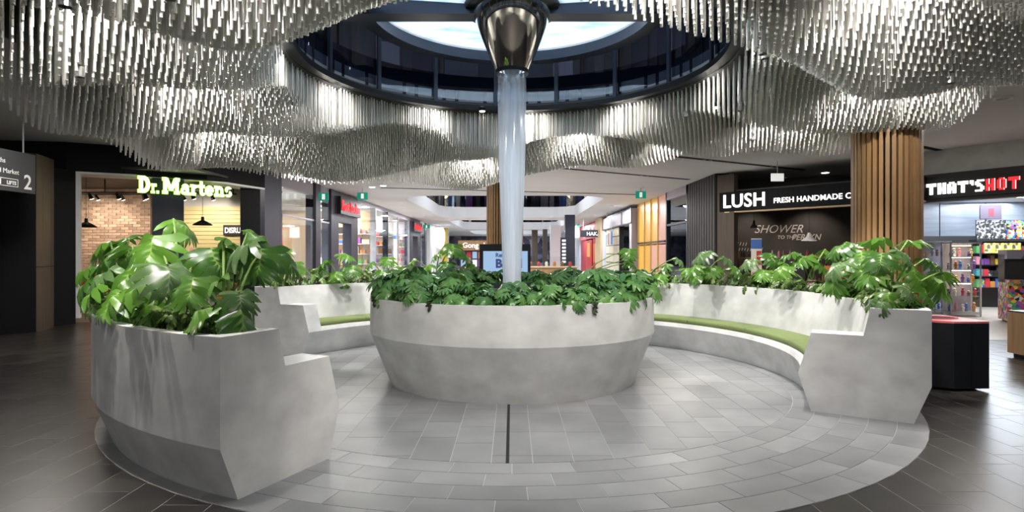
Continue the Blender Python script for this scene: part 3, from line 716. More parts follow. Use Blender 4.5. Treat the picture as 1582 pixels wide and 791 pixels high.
# ---- monsteras in the left foreground bench: (px, py, depth, mesh, yaw, pitch, roll, scale)
heroes = {
 'mA': (arc(236), 'tall split-leaf monstera with broad glossy leaves in the left foreground bench', [
   (268, 338, 4.55, 2, 10, 28, 10, .80), (240, 366, 4.25, 0, 265, 62, 5, 1.02), (258, 407, 3.95, 3, 320, 38, -8, .98), (325, 385, 4.2, 1, 330, 45, 10, .95),
   (222, 432, 4.05, 1, 215, 40, 0, .85), (300, 430, 3.9, 0, 285, 55, 0, .8), (296, 402, 4.5, 4, 80, 20, 0, .85)]),
 'mB': (arc(243.0), 'monstera with a hanging slotted leaf at the end of the left foreground bench', [
   (392, 372, 4.1, 3, 190, 25, -12, .92), (405, 385, 4.0, 0, 262, 72, 0, .82), (382, 360, 4.2, 1, 40, 5, 30, .72), (430, 388, 4.35, 1, 340, 45, 5, .80),
   (350, 425, 4.0, 4, 200, 40, 5, .72), (370, 450, 3.85, 3, 300, 55, 0, .62), (345, 372, 4.3, 4, 20, 20, -15, .80)]),
 'mC': (arc(226), 'spreading monstera reaching left over the curved end of the left foreground bench', [
   (190, 392, 4.9, 1, 195, 25, 12, .98), (170, 415, 4.6, 3, 215, 35, 10, .95), (155, 440, 4.4, 1, 205, 42, 0, .78), (210, 408, 4.5, 0, 250, 50, 0, 1.0),
   (185, 450, 4.3, 4, 235, 48, 0, .85), (240, 455, 4.2, 1, 275, 55, 0, .75), (140, 428, 4.75, 2, 208, 48, 0, .80), (205, 380, 4.7, 4, 150, 20, 0, .8)]),
 'mD': (arc(214), 'dark-leaved monstera at the far side of the left foreground bench', [
   (200, 368, 5.4, 4, 170, 10, -20, .85), (170, 372, 5.3, 2, 190, 32, 0, .8), (230, 395, 5.2, 1, 260, 40, 0, .9), (165, 425, 5.0, 1, 220, 45, 0, .8), (140, 410, 5.2, 2, 200, 30, 0, .7)]),
 'mE': (arc(204), 'small monstera behind the others on the left foreground bench', [
   (235, 410, 6.0, 1, 300, 30, 0, .8), (275, 415, 5.9, 0, 330, 40, 0, .8), (205, 420, 5.8, 4, 230, 40, 0, .8), (300, 425, 5.8, 2, 350, 40, 0, .75)]),
 'mF': (arc(152), 'bright monstera at the left end of the rear bench', [
   (425, 402, 8.6, 1, 200, 40, 0, .8), (455, 405, 8.6, 0, 320, 45, 0, .8), (440, 385, 8.8, 4, 270, 30, 0, .7), (412, 425, 8.5, 1, 230, 50, 0, .6)]),
 'mG': (arc(137), 'leafy monstera in the rear bench before the navy shop portal', [
   (505, 402, 10.0, 1, 190, 35, 0, .85), (530, 392, 10.1, 4, 340, 20, 0, .85), (545, 410, 10, 0, 300, 45, 0, .8), (520, 420, 9.9, 1, 260, 45, 0, .7), (495, 415, 10, 2, 220, 45, 0, .7)]),
 'mH': (arc(124), 'upright monstera in the rear bench before the glass shopfront', [
   (575, 405, 10.6, 1, 200, 35, 0, .8), (600, 398, 10.8, 0, 300, 40, 0, .8), (620, 412, 10.7, 4, 340, 40, 0, .75), (590, 418, 10.5, 1, 270, 45, 0, .7)]),
 'mI': (arc(110), 'tall bright monstera rising behind the round planter beside the screen', [
   (700, 378, 11.2, 0, 280, 50, 0, 1.0), (680, 388, 11.3, 1, 200, 35, 0, .95), (715, 392, 11.2, 4, 330, 35, 0, .9), (690, 405, 11.1, 1, 260, 45, 0, .9), (727, 408, 11.2, 1, 300, 50, 0, .7),
   (662, 408, 11.2, 2, 210, 40, 0, .9), (640, 400, 11.3, 1, 190, 40, 0, .75), (705, 425, 11.0, 0, 280, 55, 0, .8)]),
 'mJ': (arc(72), 'slender monstera behind the right rim of the round planter', [
   (985, 385, 10.9, 0, 280, 60, 0, .8), (972, 400, 11, 1, 210, 40, 0, .7), (1000, 405, 10.9, 4, 330, 40, 0, .7), (985, 420, 10.8, 1, 270, 50, 0, .7)]),
 'mK': (arc(55), 'pale monstera in the right bench before the dark glass shop', [
   (1030, 408, 10.4, 1, 200, 40, 0, .8), (1045, 398, 10.3, 3, 330, 35, 0, .8), (1062, 415, 10.2, 4, 300, 40, 0, .8), (1020, 425, 10.2, 0, 250, 50, 0, .7)]),
 'mL': (arc(38), 'pale-topped monstera in the right bench before the black slatted wall', [
   (1090, 388, 9.5, 3, 210, 30, 0, 1.0), (1118, 396, 9.5, 3, 330, 30, 0, .95), (1100, 412, 9.4, 4, 250, 40, 0, .8), (1075, 410, 9.4, 1, 200, 45, 0, .8), (1135, 412, 9.3, 1, 330, 45, 0, .8)]),
 'mM': (arc(22), 'monstera in the right bench below the cosmetics shelves', [
   (1160, 400, 9.0, 3, 200, 30, 0, .8), (1190, 392, 8.9, 1, 280, 50, 0, .85), (1210, 405, 8.8, 4, 330, 35, 0, .8), (1180, 418, 8.8, 0, 240, 45, 0, .7)]),
 'mN': (arc(9), 'wide-leaved monstera in the right bench left of the timber column', [
   (1245, 395, 8.2, 4, 200, 25, 0, .95), (1228, 390, 8.3, 0, 160, 15, 0, .8), (1262, 405, 8.1, 1, 320, 35, 0, .8), (1210, 412, 8.1, 1, 210, 45, 0, .75), (1275, 385, 8.2, 2, 350, 25, 0, .8)]),
 'mO': (arc(-9), 'large glossy monstera in the right bench before the timber column', [
   (1308, 375, 6.9, 1, 205, 22, 0, .95), (1330, 388, 6.7, 0, 255, 45, 0, .95), (1298, 405, 6.6, 3, 200, 40, 0, .85), (1345, 372, 6.9, 0, 100, 8, 0, .8), (1322, 412, 6.5, 4, 280, 45, 0, .8), (1290, 430, 6.6, 2, 220, 50, 0, .7)]),
 'mP': (arc(-20), 'tallest bright monstera over the right bench arm in front of the timber column', [
   (1366, 368, 6.1, 0, 140, 5, 8, .80), (1385, 384, 5.9, 3, 320, 35, 0, .82), (1362, 392, 5.8, 1, 235, 40, 0, .82), (1402, 372, 6.2, 1, 15, -12, 0, .80), (1408, 412, 5.8, 0, 285, 62, 0, .78),
   (1350, 418, 5.8, 4, 215, 40, 0, .75), (1428, 400, 6.1, 4, 350, 30, 0, .7)]),
 'mQ': (arc(-27), 'low drooping monstera at the outer end of the right bench', [
   (1440, 425, 5.8, 2, 5, 42, 0, .95), (1425, 445, 5.6, 0, 330, 60, 0, .75), (1395, 440, 5.5, 3, 300, 45, 0, .6), (1372, 452, 5.5, 1, 240, 50, 0, .55), (1452, 420, 6.0, 4, 30, 25, 0, .7)]),
}
rl = random.Random(3)
for key, (base, lab, leaves) in heroes.items():
    t = thing('monstera_plant', lab, 'plant', base)
    for px, py, d, mi, yaw, pitch, roll, s in leaves:
        # every stalk tip keeps within the real reach of the plant
        p = P(px, py, d); v = p - base; h = Vector((v.x, v.y, 0))
        if h.length > .95: v = Vector((h.x, h.y, 0)) * (.95 / h.length) + Vector((0, 0, v.z)); 
        big_leaf(t, v, MON[mi], yaw + rl.uniform(-12, 12), pitch * .85, roll, s * .82)
        b0 = Vector((rl.uniform(-.05, .05), rl.uniform(-.05, .05), 0))
        stem_to(t, b0, v, .0105 if d < 7 else .012)
    for q in range(2):
        a = rl.uniform(0, 6.28); v = Vector((.10 * math.cos(a), .10 * math.sin(a), rl.uniform(.12, .25)))
        big_leaf(t, v, YOUNG[q], math.degrees(a), rl.uniform(10, 45), 0, .8); stem_to(t, (0, 0, 0), v, .008)

# ---- undergrowth
rp = random.Random(12)
g = 'lobed philodendrons filling the round planter'
k = 0
for ring_r, n, sc in ((1.50, 40, 1.0), (1.22, 24, 1.08), (1.03, 12, .8)):
    for i in range(n):
        a = 2 * PI * (i + rp.uniform(-.3, .3)) / n
        r = ring_r + rp.uniform(-.06, .05)
        front = math.sin(a) < -.75 and abs(math.cos(a)) < .45
        s = sc * rp.uniform(.85, 1.12) * (.74 if front else 1.0)
        zone = 'rear' if math.sin(a) > .5 else 'front' if math.sin(a) < -.6 else 'left' if math.cos(a) < 0 else 'right'
        where = {1.50: 'along the %s rim of the round planter', 1.22: 'in the middle band of the round planter, %s part', 1.03: 'beside the water basin of the round planter, %s part'}[ring_r] % zone
        clump('philodendron_clump', 'lobed green philodendron clump ' + where, g, 'plant', (CX + r * math.cos(a), CY + r * math.sin(a), .95), PHI, 17 if ring_r > 1.4 else 15, s, rnd=rp); k += 1
g = 'grassy filler plants in the bench backs'
def fill(t0, t1, step, scale, label, group, extra=None):
    th = t0
    while th < t1:
        ms = GRS if rp.random() < .7 else GRS + PALE
        q = arc(th + rp.uniform(-.8, .8), 4.05 + rp.uniform(-.09, .09), .94)
        clump('filler_plant', label(th) if callable(label) else label, group, 'plant', q, ms, 13, scale * rp.uniform(.8, 1.2), rnd=rp)
        th += step
fill(200, 244.5, 2.9, .95, 'low grassy filler plant under the monsteras of the left foreground bench', 'filler plants in the left foreground bench')
fill(105, 155, 2.6, 1.05, 'low green filler plant along the back of the rear bench', 'filler plants in the rear bench')
fill(-29, 75, 2.6, 1.05, lambda th: 'low green filler plant in right bench, ' + ('near its arm end by the bin' if th < -12 else 'before the timber column' if th < 3 else 'before the cosmetics shelves' if th < 26 else 'before the black slatted wall' if th < 45 else 'behind the round planter'), 'filler plants in the right bench')
for th in (1.5, 4): 
    t = clump('purple_filler', 'dusky purple-leaved filler plant in the right bench', 'purple plants in the right bench', 'plant', arc(th, 4.0), GRS, 10, .8, rnd=rp)
    for ch in t.children: ch.material_slots[0].link = 'OBJECT'; ch.material_slots[0].material = MATS.get('leaf_purple') or mat('leaf_purple', (.10, .05, .055), .5, noise=(9, (.20, .10, .10)))
# withered leaves trailing over the round planter's rim
for px, s, dz in ((684, .7, 0), (857, .6, .02), (898, .85, -.01), (1022, .9, 0), (1318 * 0 + 592, .8, .0)):
    a = math.asin(max(-1, min(1, (px - 791) / 226.)))
    r = 1.735; x, y = CX + r * math.sin(a), CY - r * math.cos(a)
    o = link('trailing_leaf', DRY, None, (x, y, 1.03 + dz), (Matrix.Rotation(a, 4, 'Z') @ Matrix.Rotation(R(-84), 4, 'X')).to_euler(), (s, s, s))
    tag(o, {684: 'dark withered leaf hanging over the planter rim, leftmost on the front', 857: 'small green leaf tip hanging over the planter rim, front centre right', 898: 'largest withered leaf hanging over the front of the planter rim',
            1022: 'withered leaf hanging at the right edge of the round planter'}.get(px, 'withered leaf curling out at the left edge of the round planter'), 'leaf')
    if px == 857: o.material_slots[0].link = 'OBJECT'; o.material_slots[0].material = MATS['leaf_philodendron']

# ================================================================== TIMBER COLUMNS
def timber_column(label, x, y, r=.45, n=38):
    t = thing('timber_column', label, 'column', (x, y, 0))
    obj('core', MB().lathe([(0, 0), (r - .05, 0), (r - .05, CEIL), (0, CEIL)], 32), 'black_matte', t)
    me = box(-.05, .012, -.0245, .0245, 0, CEIL).mesh('slat', 'timber')
    for k in range(n):
        a = 2 * PI * k / n
        link('slat', me, t, (r * math.cos(a) - .0, r * math.sin(a), 0), (0, 0, a))
timber_column('round timber-slatted column behind the right bench', 5.29, 8.5, .425, 36)
timber_column('round timber-slatted column standing behind the water column', -.18, 15.2)

# ================================================================== BLACK BIN, TIMBER STAND
t = thing('litter_bin', 'black box litter bin with red top beside the right bench', 'bin', (4.95, 6.95, 0))
obj('cabinet', MB().prism([(-.12, -.38), (.28, -.36), (.28, .34), (-.36, .34), (-.36, -.20)], .03, .745), 'black_metal', t)
obj('plinth', box(-.28, .22, -.26, .26, .004, .03), 'black_matte', t)
top = obj('top_plate', MB().prism([(-.12, -.38), (.28, -.36), (.28, .34), (-.36, .34), (-.36, -.20)], .745, .765), 'bin_red', t)
hole = MB(); hole.add([(-.02 + .17 * math.cos(2 * PI * k / 28), .0 + .13 * math.sin(2 * PI * k / 28), .766) for k in range(28)], [tuple(range(28))]); obj('chute', hole, 'black_matte', top)
obj('chute_rim', MB().add([(-.02 + f * math.cos(2 * PI * k / 28), f * .77 * math.sin(2 * PI * k / 28), z) for k in range(28) for f, z in ((.17, .766), (.17, .774), (.20, .774), (.20, .766))],
     [(k * 4 + q, ((k + 1) % 28) * 4 + q, ((k + 1) % 28) * 4 + q + 1, k * 4 + q + 1) for k in range(28) for q in range(3)]), 'red_deep', top)
obj('door_seam', box(.079, .083, -.382, -.366, .06, .72), 'black_matte', t)
t = thing('timber_stand', 'timber-sided stand at the right edge beyond the bin', 'stand', (7.62, 8.6, 0))
obj('side_panel', box(-.33, .3, -.25, .25, .06, .66), 'timber', t); obj('foot', box(-.28, .25, -.2, .2, 0, .06), 'black_matte', t); obj('top', box(-.33, .3, -.25, .25, .66, .68), 'black_metal', t)

# ================================================================== SCREEN KIOSK behind the water
t = thing('screen_kiosk', 'black-framed advertising screen with pale blue picture behind the falling water', 'screen', (-.16, 13.8, 0))
obj('cabinet', box(-.585, .585, 0, .25, .02, 1.735), 'black_metal', t)
scn = obj('screen', box(-.50, .52, -.008, 0, .35, 1.575), 'screen_blue', t)
text('lettering', 'Refreshing', .13, 'screen_ink', (-.22, -.014, 1.44), 0, scn, .002, .004)
text('lettering', 'Blend', .27, 'screen_ink', (-.22, -.014, 1.20), 0, scn, .002, .012)
o = obj('picture', MB().prism([(-.25, .35), (-.02, .95), (.10, 1.0), (.20, .35)], 0, .004), 'screen_skin', scn, (0, -.010, 0), (R(90), 0, 0))
# ================================================================== LEFT SIDE: sign, dark walls, boot shop
t = thing('hanging_sign', 'dark grey hanging wayfinding sign with number 2 at the left edge', 'sign', (-8.6, 9.6, 2.58))
obj('panel', box(-.04, .04, -1.4, 1.2, 0, .70), 'sign_grey', t)
obj('hanger', MB().cyl(0, .98, .70, CEIL - 2.58, .014, 8), 'steel', t); obj('hanger', MB().cyl(0, -1.1, .70, CEIL - 2.58, .014, 8), 'steel', t)
def side_text(s, size, y, z, al='RIGHT', mt='sign_text', b=.0): return text('lettering', s, size, mt, (.042, y, z), R(90), t, .002, b, align=al)
side_text('Woolworths', .115, .56, .47); side_text('Fresh Food Market', .115, .84, .30)
side_text('2', .36, 1.12, .07, b=.004)
side_text('LIFTS', .085, .78, .115, mt='sign_text', b=.003)
bx = MB()
for a, b, c_, d in ((.34, .82, .08, .09), (.34, .82, .205, .215), (.34, .35, .08, .215), (.81, .82, .08, .215)): bx.box(.041, .044, a, b, c_, d)
bx.box(.041, .044, .37, .47, .10, .195); obj('pictogram', bx, 'sign_text', t)

struct('wall_left_black', MB().prism([(-10.6, 10.3), (-9.5, 11.25), (-9.18, 11.6), (-9.6, 11.9), (-11, 11.4)], 0, 3.45), 'black_matte', 'black panelled wall under the hanging sign at the left edge', 'wall')
bp = sthing('wall_left_brown', 'brown timber-panelled wall at the far left beside the black wall', 'wall', (-9.3, 12.0, 0))
for k, (a, b) in enumerate([((.10, -.38), (.03, -.12)), ((.03, -.115), (-.09, .24)), ((-.09, .245), (-.16, .42))]):
    for z0, z1 in ((0, 1.25), (1.26, 3.45)): obj('panel', wallseg(a, b, z0, z1, .2), 'timber_brown', bp)
struct('wall_left_pier', MB().prism([(-9.55, 12.42), (-9.42, 12.98), (-9.9, 13.1), (-10.2, 12.4)], 0, 3.3), 'black_matte', 'black pier left of the brick-walled shop opening', 'wall')
struct('trim_shop_frame', MB().prism([(-9.44, 12.99), (-9.36, 13.04), (-9.42, 13.16), (-9.50, 13.1)], .12, 3.28), 'white_paint', 'slim white frame of the brick-walled shop opening', 'trim')
F1, F2, F3 = (-9.9, 12.9), (-8.4, 13.55), (-6.85, 14.72)
bulk = sthing('wall_left_bulkhead', 'black bulkhead band above the boot shop opening', 'wall', (-8.4, 13.6, 3.3))
pts = [(-14, 12.6), (-11, 12.7), (-9.6, 12.95), (-8.4, 13.55), (-7.3, 14.4), (-6.7, 16.3)]
for a, b in zip(pts, pts[1:]):
    obj('fascia', wallseg((a[0] + 8.4, a[1] - 13.6), (b[0] + 8.4, b[1] - 13.6), .0, CEIL - 3.3, .25), 'black_matte', bulk)
for a, b in zip(pts, pts[1:]):
    obj('soffit_strip', wallseg((a[0] + 8.4, a[1] - 13.6), (b[0] + 8.4, b[1] - 13.6), -.05, -.001, .6), 'white_paint', bulk)
def along(t_): return (F2[0] + (F3[0] - F2[0]) * t_, F2[1] + (F3[1] - F2[1]) * t_)
struct('wall_left_post', wallseg(along(.13), along(.46), 0, 3.25, .35), 'navy_metal', 'dark post between the two boot shop openings', 'wall')
struct('wall_left_corner', MB().prism([(-7.12, 15.85), (-6.7, 16.3), (-6.7, 17.5), (-7.12, 17.5)], 0, CEIL), 'navy_metal', 'tall navy corner column right of the boot shop', 'wall')
struct('trim_corner_panel', MB().prism([(-7.14, 15.80), (-6.78, 16.19), (-6.80, 16.21), (-7.16, 15.84)], 0, 3.6), 'black_matte', 'black panel on the navy corner column', 'trim')
# neon-edged letters
sg = thing('shop_sign', 'glowing white slab-serif shop name with green halo over the boot shop', 'sign', (-8.42, 13.50, 2.90), math.atan2(F3[1] - F2[1], F3[0] - F2[0]))
def slab(word, x, size, sgp):
    """bold letters with slab feet"""
    pass
def dm_letters(mt, grow, dy, ext, nm):
    mb = MB()
    b = grow
    # strokes given on a 0..1 letter box: (x0, x1, z0, z1) boxes or slanted bars, in metres below
    H, X = .36, .235
    def bar(x0, x1, z0, z1): mb.box(x0 - b, x1 + b, dy, dy + ext, z0 - b, z1 + b)
    def arcs(cx, cz, rx, rz, w, a0, a1, n=12):
        vs = []; 
        for k in range(n + 1):
            a = R(a0 + (a1 - a0) * k / n)
            for r_, yy in ((1, dy), (1, dy + ext), (0, dy + ext), (0, dy)):
                ex, ez = (rx + b, rz + b) if r_ else (rx - w - b, rz - w - b)
                vs.append((cx + ex * math.cos(a), yy, cz + ez * math.sin(a)))
        mb.add(vs, [(k * 4 + q, (k + 1) * 4 + q, (k + 1) * 4 + (q + 1) % 4, k * 4 + (q + 1) % 4) for k in range(n) for q in range(4)])
    def slant(x0, z0, x1, z1, w): 
        mb.add([(x0 - w / 2 - b, dy, z0 - b), (x0 + w / 2 + b, dy, z0 - b), (x1 + w / 2 + b, dy, z1 + b), (x1 - w / 2 - b, dy, z1 + b), (x0 - w / 2 - b, dy + ext, z0 - b), (x0 + w / 2 + b, dy + ext, z0 - b), (x1 + w / 2 + b, dy + ext, z1 + b), (x1 - w / 2 - b, dy + ext, z1 + b)],
               [(0, 1, 2, 3), (7, 6, 5, 4), (0, 4, 5, 1), (1, 5, 6, 2), (2, 6, 7, 3), (3, 7, 4, 0)])
    s, w = .055, .075
    x = 0.02                                   # D
    bar(x, x + .16, 0, s); bar(x, x + .16, H - s, H); bar(x + .035, x + .035 + w, 0, H); arcs(x + .15, H / 2, .135, H / 2, .08, -90, 90)
    x = .34                                    # r
    bar(x, x + .085, 0, .03); bar(x + .025, x + .06, 0, .20); bar(x, x + .05, .17, .20); bar(x + .07, x + .125, .155, .20)
    bar(.48, .525, 0, .045)                    # .
    x = .62                                    # M
    bar(x, x + .13, 0, s); bar(x + .30, x + .43, 0, s); bar(x, x + .10, H - s, H); bar(x + .33, x + .43, H - s, H); bar(x + .03, x + .10, 0, H); bar(x + .33, x + .40, 0, H)
    slant(x + .215, .08, x + .09, H - .01, .08); slant(x + .215, .08, x + .34, H - .01, .08)
    x = 1.08                                   # a
    arcs(x + .10, .085, .095, .085, .05, 0, 360); bar(x + .15, x + .205, 0, .20); bar(x + .15, x + .24, 0, .04); arcs(x + .12, .165, .085, .075, .05, 10, 165)
    x = 1.34                                   # r
    bar(x, x + .13, 0, .045); bar(x, x + .08, X - .045, X); bar(x + .035, x + .095, 0, X); arcs(x + .14, X - .085, .075, .08, .055, 40, 170)
    x = 1.56                                   # t
    bar(x + .03, x + .09, .05, .32); bar(x - .01, x + .15, X - .05, X); arcs(x + .10, .07, .07, .07, .05, 180, 340)
    x = 1.74                                   # e
    arcs(x + .10, X / 2, .11, X / 2, .055, 0, 320); bar(x + .02, x + .20, X / 2 - .02, X / 2 + .025)
    x = 1.98                                   # n
    bar(x, x + .12, 0, .045); bar(x + .145, x + .26, 0, .045); bar(x, x + .07, X - .045, X); bar(x + .03, x + .09, 0, X); bar(x + .17, x + .23, 0, .15); arcs(x + .13, .14, .10, .095, .06, 0, 150)
    x = 2.27                                   # s
    arcs(x + .09, X - .065, .085, .065, .045, 20, 250); arcs(x + .09, .065, .09, .068, .045, 200, 430)
    for v in range(len(mb.v)): mb.v[v] = (mb.v[v][0] * .80, mb.v[v][1], mb.v[v][2] * 1.0)
    obj(nm, mb, mt, sg)
dm_letters('letter_dm', .0, -.06, .03, 'lettering')
dm_letters('halo_green', .016, -.028, .02, 'halo_edge')
obj('rail', box(0, 1.95, .0, .04, .36, .40), 'black_metal', sg)
# brick wall
bw = sthing('wall_brick', 'pale red brick wall inside the boot shop', 'wall', (-12.2, 17.5, 0))
obj('mortar_bed', box(-2.6, 2.2, .02, .2, 0, 3.4), 'mortar', bw)
bl, bh = .235, .082
brk = box(.006, bl - .006, 0, .06, .006, bh - .006).mesh('brick', 'brick'); restb = MB(); cand = []
row = 0; z = 0
while z < 3.38:
    x = -2.6 + (-bl / 2 if row % 2 else 0)
    while x < 2.2: cand.append((x, z)); x += bl
    z += bh; row += 1
cand.sort(key=lambda c_: abs(c_[0] - .45) + 1.6 * abs(c_[1] - 2.3)); 
for i, (x, z) in enumerate(cand):
    if i < 300: link('brick', brk, bw, (x, random.uniform(-.006, .004), z))
    else: restb.box(x + .006, x + bl - .006, 0, .06, z + .006, z + bh - .006)
o = obj('brick_field', restb, 'brick', bw); o['kind'] = 'stuff'
struct('wall_boot_left', box(-14.9, -14.7, 12.8, 17.5, 0, 3.4), 'mortar', 'plain left side wall inside the boot shop', 'wall')
struct('ceiling_boot_shop', box(-16, -7.1, 13.4, 18.6, 3.40, 3.45), 'soffit_dark', 'dark ceiling inside the boot shop', 'ceiling')
# yellow slat wall with shoes
sw = sthing('wall_slatted', 'yellow horizontal slat wall of the boot shop', 'wall', (-8.7, 17.4, 0))
sl = box(-1.4, 1.3, 0, .04, .004, .112).mesh('slat', 'slat_yellow')
for k in range(22): link('slat', sl, sw, (0, 0, .25 + .12 * k))
obj('backing', box(-1.4, 1.3, .04, .1, 0, 3.4), 'ceiling_paint', sw)
def shoe(label, loc, rot, mt, group=None):
    t = thing('boot', label, 'boot', loc, rot, group)
    obj('sole', MB().prism([(-.14, -.04), (.06, -.045), (.14, -.02), (.14, .02), (.06, .045), (-.14, .04)], 0, .035), 'product_black', t)
    u = MB(); vs = []
    for z, x0, x1, w_ in ((.035, -.13, .13, .04), (.075, -.13, .12, .042), (.11, -.125, .03, .04), (.20, -.12, -.02, .038)):
        vs += [(x0, -w_, z), (x1, -w_ * .7, z), (x1, w_ * .7, z), (x0, w_, z)]
    u.add(vs, [(i * 4 + q, i * 4 + (q + 1) % 4, i * 4 + 4 + (q + 1) % 4, i * 4 + 4 + q) for i in range(3) for q in range(4)] + [(12, 13, 14, 15)])
    obj('upper', u, mt, t)
    return t
k = 0
for px in (293, 333, 354, 374):
    for j, z in enumerate((.35, .72, 1.09, 1.46)):
        X = (px - 791) * 17.25 / F
        s_ = tag(obj('display_shelf', box(-.2, .2, -.24, 0, -.02, 0), 'steel', None, (X, 17.39, z)), 'narrow steel boot shelf on the yellow slat wall', 'shelf', 'boot shelves on the slat wall')
        shoe('leather boot displayed on the yellow slat wall', (X, 17.27, z + .001), R(random.choice((0, 180))), random.choice(['product_red', 'product_black', 'product_brown', 'product_pink', 'product_grey']), 'boots on the slat wall')
sgn = thing('wall_sign', 'black sign reading DISRUPT on the yellow slat wall', 'sign', (-7.95, 17.36, 2.05))
obj('panel', box(-.38, .45, -.02, 0, 0, .30), 'product_black', sgn); text('lettering', 'DISRUPT', .22, 'letter_soft', (-.34, -.025, .07), 0, sgn, .003, .006, .78)
t = thing('table_lamp_display', 'yellow display stand with shoes in the boot shop', 'display stand', (-7.7, 16.4, 0))
for z in (.3, .7, 1.1): obj('shelf', box(-.4, .4, -.2, .2, z, z + .03), 'product_yellow', t)
for sx in (-.4, .37): obj('post', box(sx, sx + .03, -.02, .02, 0, 1.6), 'black_metal', t)
# red sofa and metal bench
t = thing('red_sofa', 'dark red sofa inside the boot shop', 'sofa', (-11.6, 16.6, 0))
obj('seat', box(-1, 1, -.4, .3, .12, .45), 'red_deep', t); obj('backrest', box(-1, 1, .2, .45, .45, .95), 'red_deep', t); obj('armrest', box(-1.15, -1, -.4, .45, .004, .62), 'red_paint', t); obj('armrest', box(1, 1.15, -.4, .45, .004, .62), 'red_paint', t)
t = thing('metal_bench', 'grey metal-legged bench before the red sofa', 'bench', (-10.7, 14.9, 0))
obj('seat', box(-.7, .7, -.2, .2, .42, .47), 'ceiling_paint', t)
for sx in (-.62, -.02, .58): obj('leg', box(sx, sx + .04, -.18, .18, 0, .42), 'steel', t)
# lights in the boot shop
tr = thing('track_light', 'black ceiling track with white spot heads in the boot shop', 'track light', (-10.9, 15.2, 3.05))
obj('rail', box(-1.8, 3.3, -.02, .02, 0, .03), 'black_metal', tr)
for i, x in enumerate((-1.5, -.9, -.3, .2, .9, 1.6, 2.2, 2.8)):
    h = obj('spot_head', MB().tube([(x, 0, 0), (x + .03, .06, -.14)], [.03, .055], 10), 'black_metal', tr)
    obj('lens', MB().tube([(x + .03, .06, -.141), (x + .031, .063, -.148)], .045, 10), 'warm_emit', h)
for x in (-1.7, .6, 3.2): obj('drop_rod', box(x, x + .02, -.01, .01, .03, .35), 'black_metal', tr)
tr2 = thing('track_light', 'second ceiling track with spot heads deeper in the boot shop', 'track light', (-10.9, 16.6, 3.15)); 
obj('rail', box(-2, 3.3, -.02, .02, 0, .03), 'black_metal', tr2)
for x in (-1.9, .6, 3.2): obj('drop_rod', box(x, x + .02, -.01, .01, .03, .25), 'black_metal', tr2)
for x in (-1.2, -.6, .1, .7, 1.8, 2.6):
    h = obj('spot_head', MB().tube([(x, 0, 0), (x + .03, .06, -.14)], [.03, .055], 10), 'black_metal', tr2); obj('lens', MB().tube([(x + .03, .06, -.141), (x + .031, .063, -.148)], .045, 10), 'warm_emit', h)
def pendant(label, p, ztop, r=.24, mt='black_metal', glow='warm_emit'):
    t = thing('pendant_lamp', label, 'lamp', p)
    obj('shade', MB().lathe([(r, 0), (r * .95, .02), (r * .5, .09), (.04, .13), (.035, .22), (0, .22)], 24), mt, t, smooth=40)
    obj('bulb', MB().lathe([(0, .01), (.05, .03), (.05, .07), (0, .09)], 10), glow, t); obj('cable', MB().cyl(0, 0, .22, ztop - p[2], .006, 6), 'black_metal', t)
pendant('black pendant lamp before the brick wall', P(133, 351, 15.0), 3.4)
pendant('black pendant lamp before the yellow slat wall', P(313, 348, 15.5), 3.4)
for x, y, e in ((-11.6, 16.3, 70), (-9.9, 15.6, 45), (-8.4, 16.3, 60), (-13, 15, 40)):
    light('SPOT', 'boot_shop_spot', (x, y, 3.0), e * 1.6, WARM, .06, (x - .1, 17.5, 1.5), 130, .8)
for x in (-11.3, -10.1):
    p = tag(obj('recessed_lamp', MB().lathe([(0, 3.238), (.07, 3.238), (.08, 3.25)], 14), 'warm_emit', None, (x + (x + 10) * .2, 13.15, 0)), 'small recessed lamp over the boot shop entrance', 'lamp', 'recessed lamps over the boot shop')

# ================================================================== LEFT CORRIDOR SHOPS (wall line x = -6.7)
LX = -6.7
def pane(nm, x, y0, y1, z0, z1, par, mt='glass'): return obj(nm, box(x - .01, x + .01, y0, y1, z0, z1), mt, par)
wl = sthing('window_1', 'shop glazing between the navy corner column and the red-signed portal', 'shop window', (LX, 19, 0))
pane('pane', 0, -1.5, 1.25, .1, 3.5, wl); pane('pane', 0, 1.95, 3.0, .1, 3.5, wl)
obj('post', box(-.25, .02, 1.25, 1.45, 0, CEIL), 'black_matte', wl); obj('post', box(-.3, .03, 1.45, 1.98, 0, CEIL), 'navy_metal', wl); obj('head', box(-.2, 0, -1.5, 3.0, 3.5, CEIL), 'mauve_panel', wl)
obj('transom', box(-.03, .02, -1.5, 3.0, 2.62, 2.68), 'steel', wl)
struct('wall_timber_panel', box(-8.5, -7.15, 22.3, 22.5, 0, 3.0), 'timber_pale', 'pale timber wall inside the shop left of the navy post', 'wall')
struct('wall_left_rear', box(-13, -12.8, 18.7, 60, 0, CEIL), 'ceiling_paint', 'rear wall of the left corridor shops', 'wall')
struct('wall_left_party', box(-13, -7.2, 18.6, 18.75, 0, 2.2), 'mauve_panel', 'low partition inside the shop left of the navy post', 'wall')
